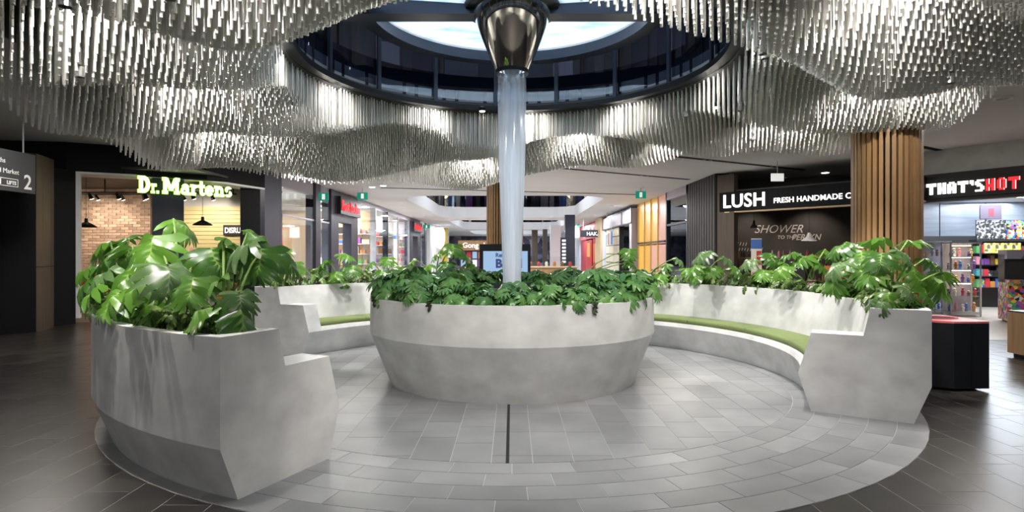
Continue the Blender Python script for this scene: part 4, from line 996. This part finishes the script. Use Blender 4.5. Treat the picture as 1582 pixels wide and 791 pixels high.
for i, (y, lab) in enumerate([(22.1, 'navy shop portal with red lit name panel on the left'), (39.2, 'farther navy shop portal with red lit name panel on the left')]):
    t = sthing('wall_portal_%d' % (i + 1), lab, 'shop portal', (LX, y, 0)); k = 1 if i == 0 else 1.15
    obj('jamb', box(-.3, .06, 0, .95 * k, 0, 3.9), 'navy_metal', t); obj('jamb', box(-.3, .06, 2.75 * k, 3.8 * k, 0, 3.9), 'navy_metal', t); obj('head', box(-.3, .06, .95 * k, 2.75 * k, 2.75, 3.9), 'navy_metal', t)
    sgn = obj('sign_panel', box(.06, .20, .75 * k, 3.75 * k, 3.05, 3.72), 'product_black', t)
    text('lettering', 'Foot Locker', .56, 'letter_red', (.205, .86 * k, 3.20), R(90), sgn, .02, .006, .98 * k)
    obj('door_light', box(-1.2, -1.18, 1.2, 2.6, .2, 2.5), 'cool_emit' if i == 0 else 'warm_emit', t).scale = (1, 1, 1)
t = sthing('window_2', 'long glass shopfront between the two red-signed portals', 'shop window', (LX, 26, 0))
for k, (a, b) in enumerate(((0, 2.6), (2.7, 5.4), (5.5, 9.3), (9.4, 13.1))):
    pane('pane', -.05 + (.25 if k < 2 else 0), a, b, .1, 3.65, t); obj('mullion', box(-.05, .22 if k < 2 else .03, b, b + .08, 0, 3.7), 'steel' if k != 1 else 'black_metal', t)
obj('head', box(-.2, .05, 0, 13.2, 3.68, CEIL), 'mauve_panel', t)
t = sthing('window_3', 'farthest glass shopfront on the left before the white pillar', 'shop window', (LX, 43.6, 0))
pane('pane', 0, 0, 6, .1, 3.6, t); obj('post', box(-.2, .03, 2.5, 3.3, 0, CEIL), 'navy_metal', t); obj('head', box(-.2, 0, 0, 20, 3.6, CEIL), 'white_paint', t)
struct('wall_left_white', box(-7.2, -6.5, 47.5, 62, 0, CEIL), 'white_gloss', 'white wall beyond the second red-signed portal', 'wall')
t = thing('round_sign', 'white glowing oval sign on the white wall far left', 'sign', P(678, 366, 54))
obj('disc', MB().add([(.55 * math.cos(2 * PI * k / 24), 0, 1.1 * math.sin(2 * PI * k / 24)) for k in range(24)] + [(.55 * math.cos(2 * PI * k / 24), .2, 1.1 * math.sin(2 * PI * k / 24)) for k in range(24)],
    [tuple(range(24)), tuple(range(47, 23, -1))] + [(k, (k + 1) % 24, 24 + (k + 1) % 24, 24 + k) for k in range(24)]), 'letter_white', t)
t = thing('banner', 'narrow yellow banner beside the glowing oval sign', 'banner', P(687, 372, 56)); obj('cloth', box(-.28, .28, 0, .05, -2.0, 1.4), 'product_yellow', t)
light('SPOT', 'panel_fill_spot', (-7.7, 20.6, 3.5), 55, WARM, .05, (-7.8, 22.3, 1.6), 100, .7)  # spot added to brighten the pale timber wall
for i, y in enumerate((30.2, 34.6, 40.9)):
    t = sthing('wall_left_partition_%d' % (i + 1), ['pale partition with shelves behind the nearer shop glass', 'pale partition with shelves behind the middle shop glass', 'pale partition with shelves behind the farther shop glass'][i], 'wall', (-9.8, y, 0))
    obj('wall_face', box(-3, 2.95, 0, .15, 0, 3.7), ['timber_pale', 'ceiling_paint', 'mauve_panel'][i], t)
    for z in (.5, 1.0, 1.5, 2.0, 2.5):
        obj('shelf', box(-3, 2.9, -.25, 0, z, z + .03), 'white_gloss', t)
        x = -1.0
        while x < 2.7:
            w_ = random.uniform(.12, .34); obj('goods', box(x, x + w_, -.22, -.02, z + .03, z + random.uniform(.18, .40)), random.choice(PROD + ['product_white', 'product_grey', 'cool_emit' if random.random() < .25 else 'product_white']), t); x += w_ + random.uniform(.05, .2)
    light('AREA', 'partition_light', (-8.2, y - 1.2, 3.6), 95, WARM if i == 0 else NEUT, .8, (-8.2, y - .3, 1))
t = thing('neon_sign', 'small bluish-white neon sign glowing on the navy corner column', 'sign', (-6.68, 16.75, 1.32))
for k, (y0, h_) in enumerate(((0, .26), (.12, .14), (.24, .17), (.36, .12))): obj('glow_letter', MB().tube([(0, y0, 0), (0, y0 + .02, h_), (0, y0 + .07, h_ * .6), (0, y0 + .08, .01)], .014, 6), 'cool_emit', t)
# goods and lamps in those shops
rg = random.Random(5)
for i in range(16):
    y = 20 + i * 1.55 + rg.uniform(-.3, .3)
    x = -9.3 - rg.uniform(0, 2)
    t = thing('display_rack', 'tall goods rack inside the left corridor shops', 'rack', (x, y, 0), 0, 'goods racks in the left shops')
    for z in (.3, .8, 1.3, 1.8): obj('shelf', box(-.3, .3, -.5, .5, z, z + .03), 'steel', t)
    obj('upright', box(-.3, -.26, -.5, .5, 0, 2.1), rg.choice(['product_grey', 'product_black', 'timber_pale']), t)
    for z in (.33, .83, 1.33, 1.83):
        for yy in (-.4, -.1, .2): obj('goods', box(-.2, .2, yy, yy + rg.uniform(.15, .26), z, z + rg.uniform(.15, .36)), rg.choice(PROD), t)
for i in range(10):
    y = 19.5 + i * 2.6
    o = tag(obj('lamp_panel', box(-.5, .5, -.08, .08, 0, .04), 'white_emit', None, (-8.6 - (i % 3) * .9, y, CEIL - .041)), 'white ceiling strip lamp inside the left corridor shops', 'lamp', 'strip lamps in the left shops')
for y, e in ((20, 110), (25, 180), (31, 200), (37, 170), (44, 100), (52, 50)):
    light('AREA', 'shop_light', (-9.6, y, 3.55), e, NEUT, 1.6, (-9.6, y, 0))
# bubble-tea kiosk and corridor furniture
t = thing('tea_kiosk', 'brown-topped tea kiosk with lit pictures left of the advertising screen', 'kiosk', (-1.35, 27, 0))
obj('sign_board', MB().prism([(-1.05, -.2), (.95, -.3), (.95, .3), (-1.05, .3)], 1.68, 2.12), 'timber', t)
text('lettering', 'Gong cha', .32, 'letter_soft', (-.85, -.30, 1.80), R(-2.5), t, .01, .008)
obj('counter', box(-1.0, .9, -.15, .4, 0, .9), 'timber_brown', t); obj('back_panel', box(-1.0, .9, .1, .2, .9, 1.68), 'plum', t)
for i in range(7):
    for j, z in enumerate((.95, 1.32)):
        obj('picture', box(-.95 + i * .26, -.75 + i * .26, .06, .09, z, z + .30), ['screen_blue', 'product_red', 'letter_soft', 'product_purple', 'product_red', 'screen_blue', 'product_orange'][(i + 3 * j) % 7], t)
t = thing('cafe_counter', 'long timber cafe counter right of the advertising screen', 'counter', (1.6, 25, 0))
obj('front', box(-1.0, 1.1, 0, .8, 0, .95), 'timber', t); obj('top', box(-1.05, 1.15, -.05, .85, .95, 1.0), 'timber_pale', t); obj('glass_guard', box(-1.0, 1.1, 0, .02, 1.0, 1.4), 'glass', t)
for i in range(6):
    x = -.8 + i * .33
    tag(obj('jar', MB().lathe([(0, 0), (.06, 0), (.07, .12), (.04, .2), (0, .2)], 10), ['product_brown', 'product_red', 'product_white', 'product_orange'][i % 4], None, (1.6 + x, 25.4, 1.001)), 'small jar on the timber cafe counter', 'jar', 'jars on the cafe counter')
for i, (px, w_, d, mt, lab, y0) in enumerate([(858, 16, 50, 'white_gloss', 'white square pillar far down the corridor', 0), (826, 9, 60, 'timber_brown', 'dark timber pillar far behind the screen', 0), (842, 7, 58, 'timber_brown', 'slim brown pillar right of the dark timber pillar', 0)]):
    x = (px - 791) * d / F; ww = w_ * d / F / 2
    t = thing('pillar', lab, 'column', (x, d, 0)); obj('shaft', box(-ww, ww, -ww, ww, .12, CEIL), mt, t); obj('base', box(-ww - .03, ww + .03, -ww - .03, ww + .03, 0, .12), 'steel', t)
t = thing('totem_sign', 'dark blue upright sign with vertical white letters in the corridor', 'sign', (3.1, 36, 0))
obj('slab', box(-.2, .2, -.1, .1, 0, 2.5), 'navy_metal', t)
for i in range(7): obj('mark', box(-.11, .11, -.115, -.1, 1.0 + i * .21, 1.12 + i * .21), 'letter_soft', t)
t = thing('corridor_pillar', 'navy pillar beside the dark blue upright sign', 'column', (3.55, 37, 0)); obj('shaft', box(-.3, .3, -.3, .3, .1, CEIL), 'navy_metal', t); obj('base', box(-.32, .32, -.32, .32, 0, .1), 'steel', t)

# ================================================================== RIGHT CORRIDOR SHOPS (wall line x = 6.1)
RX = 6.1
t = sthing('window_4', 'dark framed shop window right of the corridor', 'shop window', (RX, 20.8, 0))
for a in (0, 2.8): obj('post', box(-.03, .25, a, a + .16, 0, CEIL), 'black_metal', t)
obj('head', box(-.03, .2, 0, 2.96, 3.62, CEIL), 'mauve_panel', t); obj('transom', box(-.03, .1, .1, 2.9, 2.6, 2.68), 'black_metal', t); pane('pane', .06, .16, 2.8, 0, 3.6, t, 'glass_smoke')
t = sthing('window_5', 'amber and pink glazed shopfront with gold mullions', 'shop window', (RX, 23.8, 0))
for k, mt in enumerate(('pink_panel', 'amber_panel', 'amber_panel', 'amber_panel')):
    a = .1 + k * 1.28
    obj('panel', box(.02, .08, a, a + 1.2, 0, 1.9), 'pink_panel' if k < 2 else 'amber_panel', t); obj('panel', box(.02, .08, a, a + 1.2, 1.95, 3.9), mt if k else 'pink_panel', t)
    obj('mullion', box(-.03, .12, a + 1.2, a + 1.28, 0, CEIL), 'gold', t)
obj('transom', box(-.06, .1, .1, 5.2, 2.0, 2.06), 'black_metal', t)
t2 = thing('neon_light', 'small violet glowing light in the amber shopfront', 'light', (RX + .12, 27.8, 1.15)); obj('tube', MB().tube([(0, -.3, 0), (0, 0, .08), (0, .3, .02)], .06, 8), 'purple_emit', t2)
t = sthing('wall_grid_shop', 'projecting cream shopfront with black grid right of the corridor', 'shopfront', (RX, 29.2, 0))
obj('bulkhead', box(-.3, .5, 0, 9.4, 3.05, 3.75), 'mauve_panel', t)
for a in (0, 2.6, 9.3): obj('edge_line', box(-.32, -.29, a, a + .08, 3.05, 3.75), 'black_metal', t)
obj('edge_line', box(-.33, -.29, 0, 9.4, 3.02, 3.08), 'black_metal', t); obj('edge_line', box(-.33, -.29, 0, 9.4, 3.72, 3.78), 'black_metal', t)
for r_ in range(6):
    for c_ in range(3): obj('tile', box(-.2, -.12, 4.2 + c_ * 1.5, 5.62 + c_ * 1.5, .05 + r_ * .5, .50 + r_ * .5), 'cream_tile', t)
obj('grid_backing', box(-.15, .1, 4.1, 8.8, 0, 3.05), 'black_metal', t)
obj('post', box(-.3, .1, 8.8, 9.4, 0, 3.05), 'blue_white', t); obj('post', box(-.3, .1, 0, .5, 0, 3.05), 'mauve_panel', t); obj('display', box(.2, .3, .5, 2.0, .6, 2.9), 'print_mono', t); obj('doorway', box(.4, .5, 2.1, 4.1, 0, 3.0), 'timber_pale', t)
t = thing('hanging_banner', 'row of orange white and blue panels hanging over the cream shopfront', 'banner', (RX - .55, 33.3, 2.05))
for i, mt in enumerate(('product_blue', 'product_white', 'product_orange', 'product_white', 'screen_blue')): obj('panel', box(-.02, .02, i * .45, i * .45 + .42, 0, .75 - i * .04), mt, t)
for yy in (.2, 1.9): obj('hanger', box(-.01, .01, yy, yy + .02, .55, CEIL - 2.05), 'steel', t)
t = sthing('wall_right_brown', 'brown pier between cream shopfront and red shop', 'wall', (RX, 38.7, 0)); obj('pier', box(-.4, .3, 0, 2.4, 0, 3.9), 'timber_pale', t)
t = sthing('wall_red_shop', 'red painted shopfront with red door far right of the corridor', 'shopfront', (RX, 41.2, 0))
obj('upper_panel', box(-.1, .2, 0, 12, 2.7, 3.85), 'red_paint', t); obj('cladding', box(0, .2, 0, 4, 0, 2.7), 'red_deep', t); obj('cladding', box(0, .2, 8, 12, 0, 2.7), 'red_deep', t)
d_ = obj('door', box(-.08, .1, 4.2, 7.8, 0, 2.6), 'red_paint', t); obj('door_pane', box(-.1, -.07, 5.1, 6.9, 1.3, 2.4), 'amber_panel', d_)
for k in range(5): obj('poster', box(-.13, -.1, .4 + k * 2.3, 1.6 + k * 2.3, 2.85, 3.6), rg.choice(['product_white', 'print_mono', 'pink_panel', 'product_blue']), t)
for k in range(4): obj('poster', box(-.03, 0, .4 + k * .9, 1.0 + k * .9, .9, 2.3), rg.choice(['product_white', 'pink_panel', 'product_orange']), t)
t = thing('blade_sign', 'dark blue blade sign with white letters over the red shop', 'sign', P(912.5, 361, 40))
obj('panel', box(-.68, .68, -.05, .05, -.24, .24), 'navy_metal', t); text('lettering', 'HAKA', .34, 'letter_soft', (-.28, -.06, -.12), 0, t, .01, .008); obj('hanger', box(-.5, -.47, -.02, .02, .24, CEIL - t.location.z), 'steel', t)
struct('wall_right_far', box(6.0, 6.5, 53.5, 80, 0, CEIL), 'blue_white', 'pale shopfronts at the far right end of the corridor', 'wall')
t = thing('light_box', 'white lit shop panel far right beyond the red shop', 'sign', P(886, 358, 52)); obj('panel', box(-.3, .5, 0, .1, -.5, .4), 'letter_white', t); obj('hanger', box(0, .03, .03, .06, .4, CEIL - t.location.z), 'steel', t)
struct('wall_right_rear', box(12, 12.2, 20.8, 60, 0, CEIL), 'mauve_panel', 'rear wall of the right corridor shops', 'wall')
for y, e in ((22, 50), (26, 25), (33, 30), (44, 45), (58, 60)): light('AREA', 'shop_light', (RX + (1.4 if y < 24 else -1.6), y, 3.5), e, NEUT, .8, (RX - .6, y, 0))

# ================================================================== COSMETICS SHOP
struct('wall_right_slats', box(6.1, 6.5, 18.0, 20.75, 0, CEIL), 'timber_black', 'black timber wall right of the dark shop window', 'wall')
bs_ = sthing('wall_right_return', 'black slatted wall end left of the cosmetics shop', 'wall', (6.1, 17.75, 0))
for k in range(12): obj('slat', box(.002 - .03, .0, .28 + k * .25, .47 + k * .25, 0, CEIL), 'timber_black', bs_)
obj('brown_panel', wallseg((.03, .20), (.36, -.25), 0, 3.85, .2), 'timber_brown', bs_)
A, B = Vector((6.45, 17.5)), Vector((9.15, 14.4))
dirv = (B - A).normalized(); ang = math.atan2(dirv.y, dirv.x)
L_ = (B - A).length
ls = sthing('wall_cosmetics_fascia', 'long black fascia with lit white lettering over the cosmetics shop', 'shop fascia', (A.x, A.y, 0), ang)
obj('fascia', box(-.45, L_ + .6, 0, .3, 2.76, 3.32), 'black_matte', ls)
obj('soffit_trim', box(-.3, L_ + .6, .02, .28, 2.72, 2.76), 'timber_pale', ls)
text('lettering', 'LUSH', .54, 'letter_white', (-.34, -.012, 2.87), 0, ls, .02, .007, .98, 1.06)
text('lettering', 'FRESH HANDMADE COSMETICS', .20, 'letter_white', (1.18, -.012, 2.915), 0, ls, .012, .001, 1.0, 1.04)
for k in range(34): obj('slat', box(-.42 + k * .145, -.30 + k * .145, -.004, 0, 2.77, 3.31), 'black_matte', ls)
lw = sthing('wall_cosmetics_rear', 'charcoal rear wall with chalk writing in the cosmetics shop', 'wall', (7.0, 19.3, 0), R(-14))
mat('charcoal', (.045, .040, .036), .7, noise=(3, (.06, .054, .05)))
obj('wall_face', box(-.6, 4.3, 0, .2, 0, 3.9), 'charcoal', lw)
text('lettering', 'SHOWER', .36, 'chalk', (.72, -.01, 2.18), 0, lw, .003, .0, .95, 1.0, shear=.35)
text('lettering', 'TO THE', .15, 'chalk', (1.40, -.01, 1.99), 0, lw, .003, .002, shear=.2); text('lettering', 'PERFKN', .26, 'chalk', (1.82, -.01, 1.95), 0, lw, .003, .004, .9, shear=.3)
rk = random.Random(2)
for rw, zz in ((0, 1.78), (1, 1.60)):
    for q in range(9):
        if q == 4 and rw == 0: continue
        x0 = .20 + q * .085 + rw * .05; obj('chalk_stroke', MB().prism([(x0, 0), (x0 + .02, 0), (x0 + .055, .10), (x0 + .035, .11)], 0, .003), 'chalk', lw, (0, -.006, zz + rk.uniform(-.01, .01)), (R(90), 0, 0))
struct('ceiling_cosmetics', MB().prism([(6.2, 17.9), (9.3, 14.6), (16, 14.6), (16, 21), (6.2, 21)], 3.34, 3.38), 'soffit_dark', 'dark ceiling inside the cosmetics shop', 'ceiling')
pendant('white glowing pendant lamp before the chalk writing', P(1250, 372, 16.3), 3.34, .20, 'white_paint', 'white_emit')
pendant('small pendant lamp low over the cosmetics shelves', P(1165, 352, 18.0), 3.34, .12, 'black_metal', 'white_emit')
for dx, e in ((.6, 34), (2.4, 34), (3.9, 34)):
    p = lw.matrix_basis @ Vector((dx, -1.0, 3.2)); light('SPOT', 'cosmetics_spot', p, e * 1.5, WARM, .05, lw.matrix_basis @ Vector((dx, 0, 1.0)), 95, .7)
rc = random.Random(9)
for i in range(4):
    t = thing('product_shelf', 'timber shelf unit of cosmetics before the charcoal wall', 'shelf', lw.matrix_basis @ Vector((.4 + i * 1.0, -1.0 - .35 * (i % 2), 0)), R(-14), 'cosmetics shelf units')
    for z in (.25, .65, 1.05, 1.38): obj('board', box(-.45, .45, -.2, .2, z, z + .025), 'timber', t)
    for sx in (-.45, .42): obj('upright', box(sx, sx + .03, -.2, .2, 0, 1.40), 'timber_brown', t)
    for z in (.276, .676, 1.076, 1.406):
        x = -.40
        while x < .36:
            w_ = rc.uniform(.05, .09); h_ = rc.uniform(.09, .24)
            me = MB().lathe([(0, 0), (w_ * .42, 0), (w_ * .42, h_ * .7), (w_ * .2, h_ * .8), (w_ * .2, h_), (0, h_)], 8).mesh('bottle', rc.choice(['product_black', 'product_brown', 'product_orange', 'product_white', 'product_black', 'product_red', 'product_pink', 'product_orange']), 40)
            q = t.matrix_basis @ Vector((x + w_ / 2, rc.uniform(-.12, .05), z))
            tag(link('bottle', me, None, q), 'small cosmetics pot or bottle on the timber shelf units', 'bottle', 'bottles on the cosmetics shelves')
            x += w_ + .02
t = thing('promo_stand', 'blue and red promotional stand beside the black slatted wall', 'stand', (6.95, 17.1, 0), R(-20))
obj('panel', box(-.14, .14, -.03, .03, .02, 1.95), 'product_white', t); obj('header', box(-.14, .14, -.036, -.03, 1.66, 1.93), 'product_blue', t); obj('print', box(0, .13, -.036, -.03, 1.2, 1.6), 'product_red', t); obj('print', box(-.13, .13, -.036, -.03, .7, 1.0), 'product_pink', t); obj('foot', box(-.18, .18, -.14, .14, 0, .02), 'steel', t)
t = thing('timber_crate', 'stacked timber crate display below the cosmetics shelves', 'crate', (8.55, 15.75, 0), ang)
for z in (.2, .55, .9): obj('box', box(-.25, .25, -.2, .2, z, z + .3), 'product_orange' if z > .6 else 'timber_pale', t)
obj('base', box(-.28, .28, -.22, .22, 0, .2), 'timber_brown', t)
t = thing('small_cabinet', 'black cabinet with small lettering in the cosmetics shop', 'cabinet', (7.75, 16.3, 0), ang); obj('body', box(-.28, .28, -.2, .2, 0, 1.28), 'product_black', t); obj('label_mark', box(-.16, .14, -.203, -.2, 1.14, 1.17), 'chalk', t); obj('label_mark', box(-.16, .06, -.203, -.2, 1.06, 1.09), 'chalk', t)

# ================================================================== POP-CULTURE SHOP on the right
A2, B2 = Vector((9.55, 14.35)), Vector((11.2, 11.75)); d2 = (B2 - A2).normalized(); an2 = math.atan2(d2.y, d2.x)
hs = sthing('wall_pop_fascia', 'glossy stone fascia and dark sign band over the collectibles shop', 'shop fascia', (A2.x, A2.y, 0), an2)
obj('stone_band', box(-.45, 4.2, .10, .3, 3.36, CEIL), 'fascia_stone', hs); obj('sign_band', box(-.45, 4.2, .0, .3, 2.72, 3.36), 'soffit_dark', hs)
pier = obj('pier', box(-.60, -.35, -.02, .6, 0, 3.36), 'timber_brown', hs)
struct('wall_pop_pier', MB().prism([(9.10, 14.45), (9.28, 14.86), (9.05, 15.3), (8.8, 14.9)], 0, CEIL), 'timber_brown', 'brown pier between cosmetics and collectibles shops', 'wall')
ps = thing('shop_sign', 'pixel-lettered white and red lit sign over the collectibles shop', 'sign', (A2.x + .18, A2.y - .284, 2.88), an2)
obj('panel', box(-.12, 3.2, -.06, -.002, -.09, .36), 'product_black', ps)
PX = {'T': ['#####', '#####', '..#..', '..#..', '..#..', '..#..', '..#..'], 'H': ['##.##', '##.##', '##.##', '#####', '#####', '##.##', '##.##'], 'A': ['.###.', '##.##', '##.##', '#####', '#####', '##.##', '##.##'],
      "'": ['##', '##', '.#', '..', '..', '..', '..'], 'S': ['.####', '##...', '###..', '.###.', '...##', '...##', '####.'], 'O': ['.###.', '##.##', '##.##', '##.##', '##.##', '##.##', '.###.']}
PX['T'] = ['######', '######', '..##..', '..##..', '..##..', '..##..', '..##..']
x = 0; u = .033
for i, ch in enumerate("THAT'SHOT"):
    mb = MB(); rowz = PX[ch]; wch = len(rowz[0])
    for r_, row in enumerate(rowz):
        for c_, q in enumerate(row):
            if q == '#': mb.box(x + c_ * u, x + (c_ + 1) * u, -.085, -.06, (6 - r_) * u * 1.1, (7 - r_) * u * 1.1)
    obj('letter', mb, 'letter_white' if i < 6 else 'letter_red', ps)
    if i >= 6:
        mb = MB()
        for r_, row in enumerate(rowz):
            for c_, q in enumerate(row):
                if q == '#' and (c_ == wch - 1 or row[c_ + 1] == '.'): mb.box(x + (c_ + .75) * u, x + (c_ + 1.0) * u, -.089, -.085, (6 - r_) * u * 1.1, (7 - r_) * u * 1.1)
        obj('letter_edge', mb, 'letter_white', ps)
    x += (wch + 1.0) * u
struct('ceiling_pop_shop', MB().prism([(9.5, 14.6), (11.5, 11.6), (19, 11.6), (19, 22), (9.5, 22)], 3.05, 3.10), 'white_paint', 'white ceiling inside the collectibles shop', 'ceiling')
for i, (p, q) in enumerate([((10.3, 14.8), (12.2, 15.5)), ((11.3, 14.0), (15, 14.4)), ((11.2, 15.8), (15.5, 16.2)), ((12.2, 13.2), (16, 13.2))]):
    tag(obj('strip_lamp', wallseg(p, q, 3.02, 3.048, .07), 'white_emit'), 'white linear strip lamp on the collectibles shop ceiling', 'lamp', 'strip lamps in the collectibles shop')
light('AREA', 'pop_shop_light', (12.3, 15.2, 3.0), 140, COOL, 2.0, (12.3, 15.2, 0)); light('AREA', 'pop_shop_light', (14, 17, 3.0), 130, COOL, 2.0, (14, 17, 0))
wp = sthing('wall_pop_rear', 'silver panelled rear wall of the collectibles shop', 'wall', (11.6, 18.2, 0), R(-8))
for k in range(6): obj('panel', box(k * 1.25, k * 1.25 + 1.22, 0, .1, 2.05, 3.05), 'panel_silver', wp)
obj('lower_wall', box(0, 7.5, 0, .1, 0, 2.05), 'product_black', wp)
struct('wall_pop_left', MB().prism([(9.75, 14.75), (9.9, 14.7), (11.8, 18.2), (11.6, 18.3)], 0, 3.05), 'panel_silver', 'silver left wall of the collectibles shop', 'wall')
for i, (px, mt) in enumerate([(1520, 'print_mono'), (1543, 'print_mono'), (1567, 'print_bright'), (1588, 'print_bright')]):
    p = P(px, 369, 16.9); t = thing('poster', ['dark lettered poster leaning on the shelf top, leftmost', 'black and white patterned poster, second on the shelf top', 'colourful poster, third on the shelf top', 'colourful red-toned poster at the right edge of the shelf top'][i], 'poster', p, R(-8))
    obj('sheet', box(-.19, .19, 0, .02, 0, .52), mt, t); obj('frame', box(-.20, .20, .02, .03, -.01, .53), 'product_black', t)
t = thing('poster', 'dark red picture on the silver wall above the posters', 'poster', P(1531, 338, 17.4), R(-8)); obj('sheet', box(-.28, .28, 0, .02, 0, .40), 'plum', t); obj('print', box(-.06, .08, -.004, 0, .08, .30), 'red_deep', t); obj('frame', box(-.29, .29, .02, .03, -.01, .41), 'product_black', t)
ru = random.Random(21)
def shelf_unit(label, px0, px1, d, zs, top, back, rot=R(-8), goods=True, cell=(.10, .2)):
    p = P((px0 + px1) / 2, 393, d); w_ = (px1 - px0) * d / F / 2
    t = thing('shelf_unit', label, 'shelf', (p.x, p.y, 0), rot)
    obj('back', box(-w_, w_, .18, .2, 0, top), back, t)
    for z in zs: obj('shelf', box(-w_, w_, -.15, .18, z, z + .025), 'product_black', t)
    obj('cap', box(-w_ - .02, w_ + .02, -.17, .2, top, top + .05), 'product_black', t)
    for z in zs:
        x = -w_ + .02
        while x < w_ - .1:
            a = ru.uniform(*cell) * .8; h_ = ru.uniform(.14, .26)
            q = t.matrix_basis @ Vector((x + a / 2, 0, z + .026))
            tag(obj('boxed_toy', box(-a / 2, a / 2, -.08, .08, 0, h_), ru.choice(PROD + ['print_bright', 'print_mono', 'print_bright']), None, q, (0, 0, rot)), 'small boxed collectible on the back shelves of the collectibles shop', 'toy box', 'boxed collectibles on the shelves')
            x += a + .015
    return t
shelf_unit('black shelf wall packed with boxed collectibles', 1509, 1600, 16.9, (.55, .87, 1.19, 1.51), 1.86, 'product_black')
for i in range(4):
    tag(obj('toy_pack', box(-.13, .13, 0, .06, 0, .28), 'print_yellow', None, P(1530 + i * 13, 391, 16.6), (0, 0, R(-8))), 'yellow printed pack hanging on the shelf wall', 'toy box', 'yellow packs on the shelf wall')
def cabinet(label, px0, px1, d, top, glow):
    p = P((px0 + px1) / 2, 393, d); w_ = (px1 - px0) * d / F / 2; dp = .22
    t = thing('display_cabinet', label, 'cabinet', (p.x, p.y, 0), R(-12))
    for sx in (-w_, w_ - .03):
        for sy in (-dp, dp - .03): obj('post', box(sx, sx + .03, sy, sy + .03, 0, top), 'steel', t)
    for z in (.10, .48, .80, 1.12, 1.44): obj('shelf', box(-w_, w_, -dp, dp, z, z + .015), 'glass' if z > .2 else 'steel', t)
    obj('top', box(-w_ - .01, w_ + .01, -dp - .01, dp + .01, top, top + .04), 'steel', t); obj('base', box(-w_, w_, -dp, dp, .03, .10), 'steel', t); obj('pane', box(-w_ + .03, w_ - .03, -dp, -dp + .006, .1, top), 'glass', t); obj('back', box(-w_, w_, dp - .01, dp, .1, top), 'mauve_panel', t)
    for z in (.116, .496, .816, 1.136, 1.456):
        for i in range(5):
            x = -w_ + .08 + i * (2 * w_ - .16) / 4; h_ = ru.uniform(.12, .24)
            me = MB().lathe([(0, 0), (.035, 0), (.03, h_ * .25), (.045, h_ * .55), (.018, h_ * .68), (.036, h_ * .85), (0, h_)], 8).mesh('figurine', ru.choice(PROD), 60)
            tag(link('figurine', me, None, t.matrix_basis @ Vector((x, ru.uniform(-.1, .1), z))), 'small painted figurine in the glass display cabinets', 'figurine', 'figurines in the glass cabinets')
    if glow:
        for z in (.79, 1.11, 1.43, 1.72): obj('lamp', box(-w_ * .6, w_ * .6, -.02, .02, z - .012, z - .003), 'warm_emit', t)
cabinet('steel-framed glass cabinet with warm-lit figurines in the collectibles shop', 1464, 1506, 14.7, 1.76, True)
cabinet('left steel-framed glass cabinet beside the timber column', 1418, 1460, 15.4, 1.80, False)
t = thing('arcade_machine', 'black arcade machine covered in colourful stickers at the right edge', 'arcade machine', (11.25, 13.2, 0), R(-25))
obj('lower_body', box(-.38, .38, -.35, .35, .05, .88), 'print_bright', t); obj('control_panel', box(-.38, .38, -.45, .0, .88, .95), 'print_bright', t); obj('screen', box(-.34, .34, -.15, -.12, .98, 1.38), 'product_black', t)
obj('upper_body', box(-.38, .38, -.12, .35, .88, 1.50), 'product_black', t); obj('marquee', box(-.38, .38, -.28, .35, 1.40, 1.60), 'print_city', t)
for sx in (-.32, .28): obj('foot', box(sx, sx + .05, -.3, .3, 0, .05), 'product_black', t)
# outer side walls that close the concourse
struct('wall_right_outer', box(17.8, 18, -6, 22, 0, CEIL), 'ceiling_paint', 'outer right wall beyond the shops', 'wall')
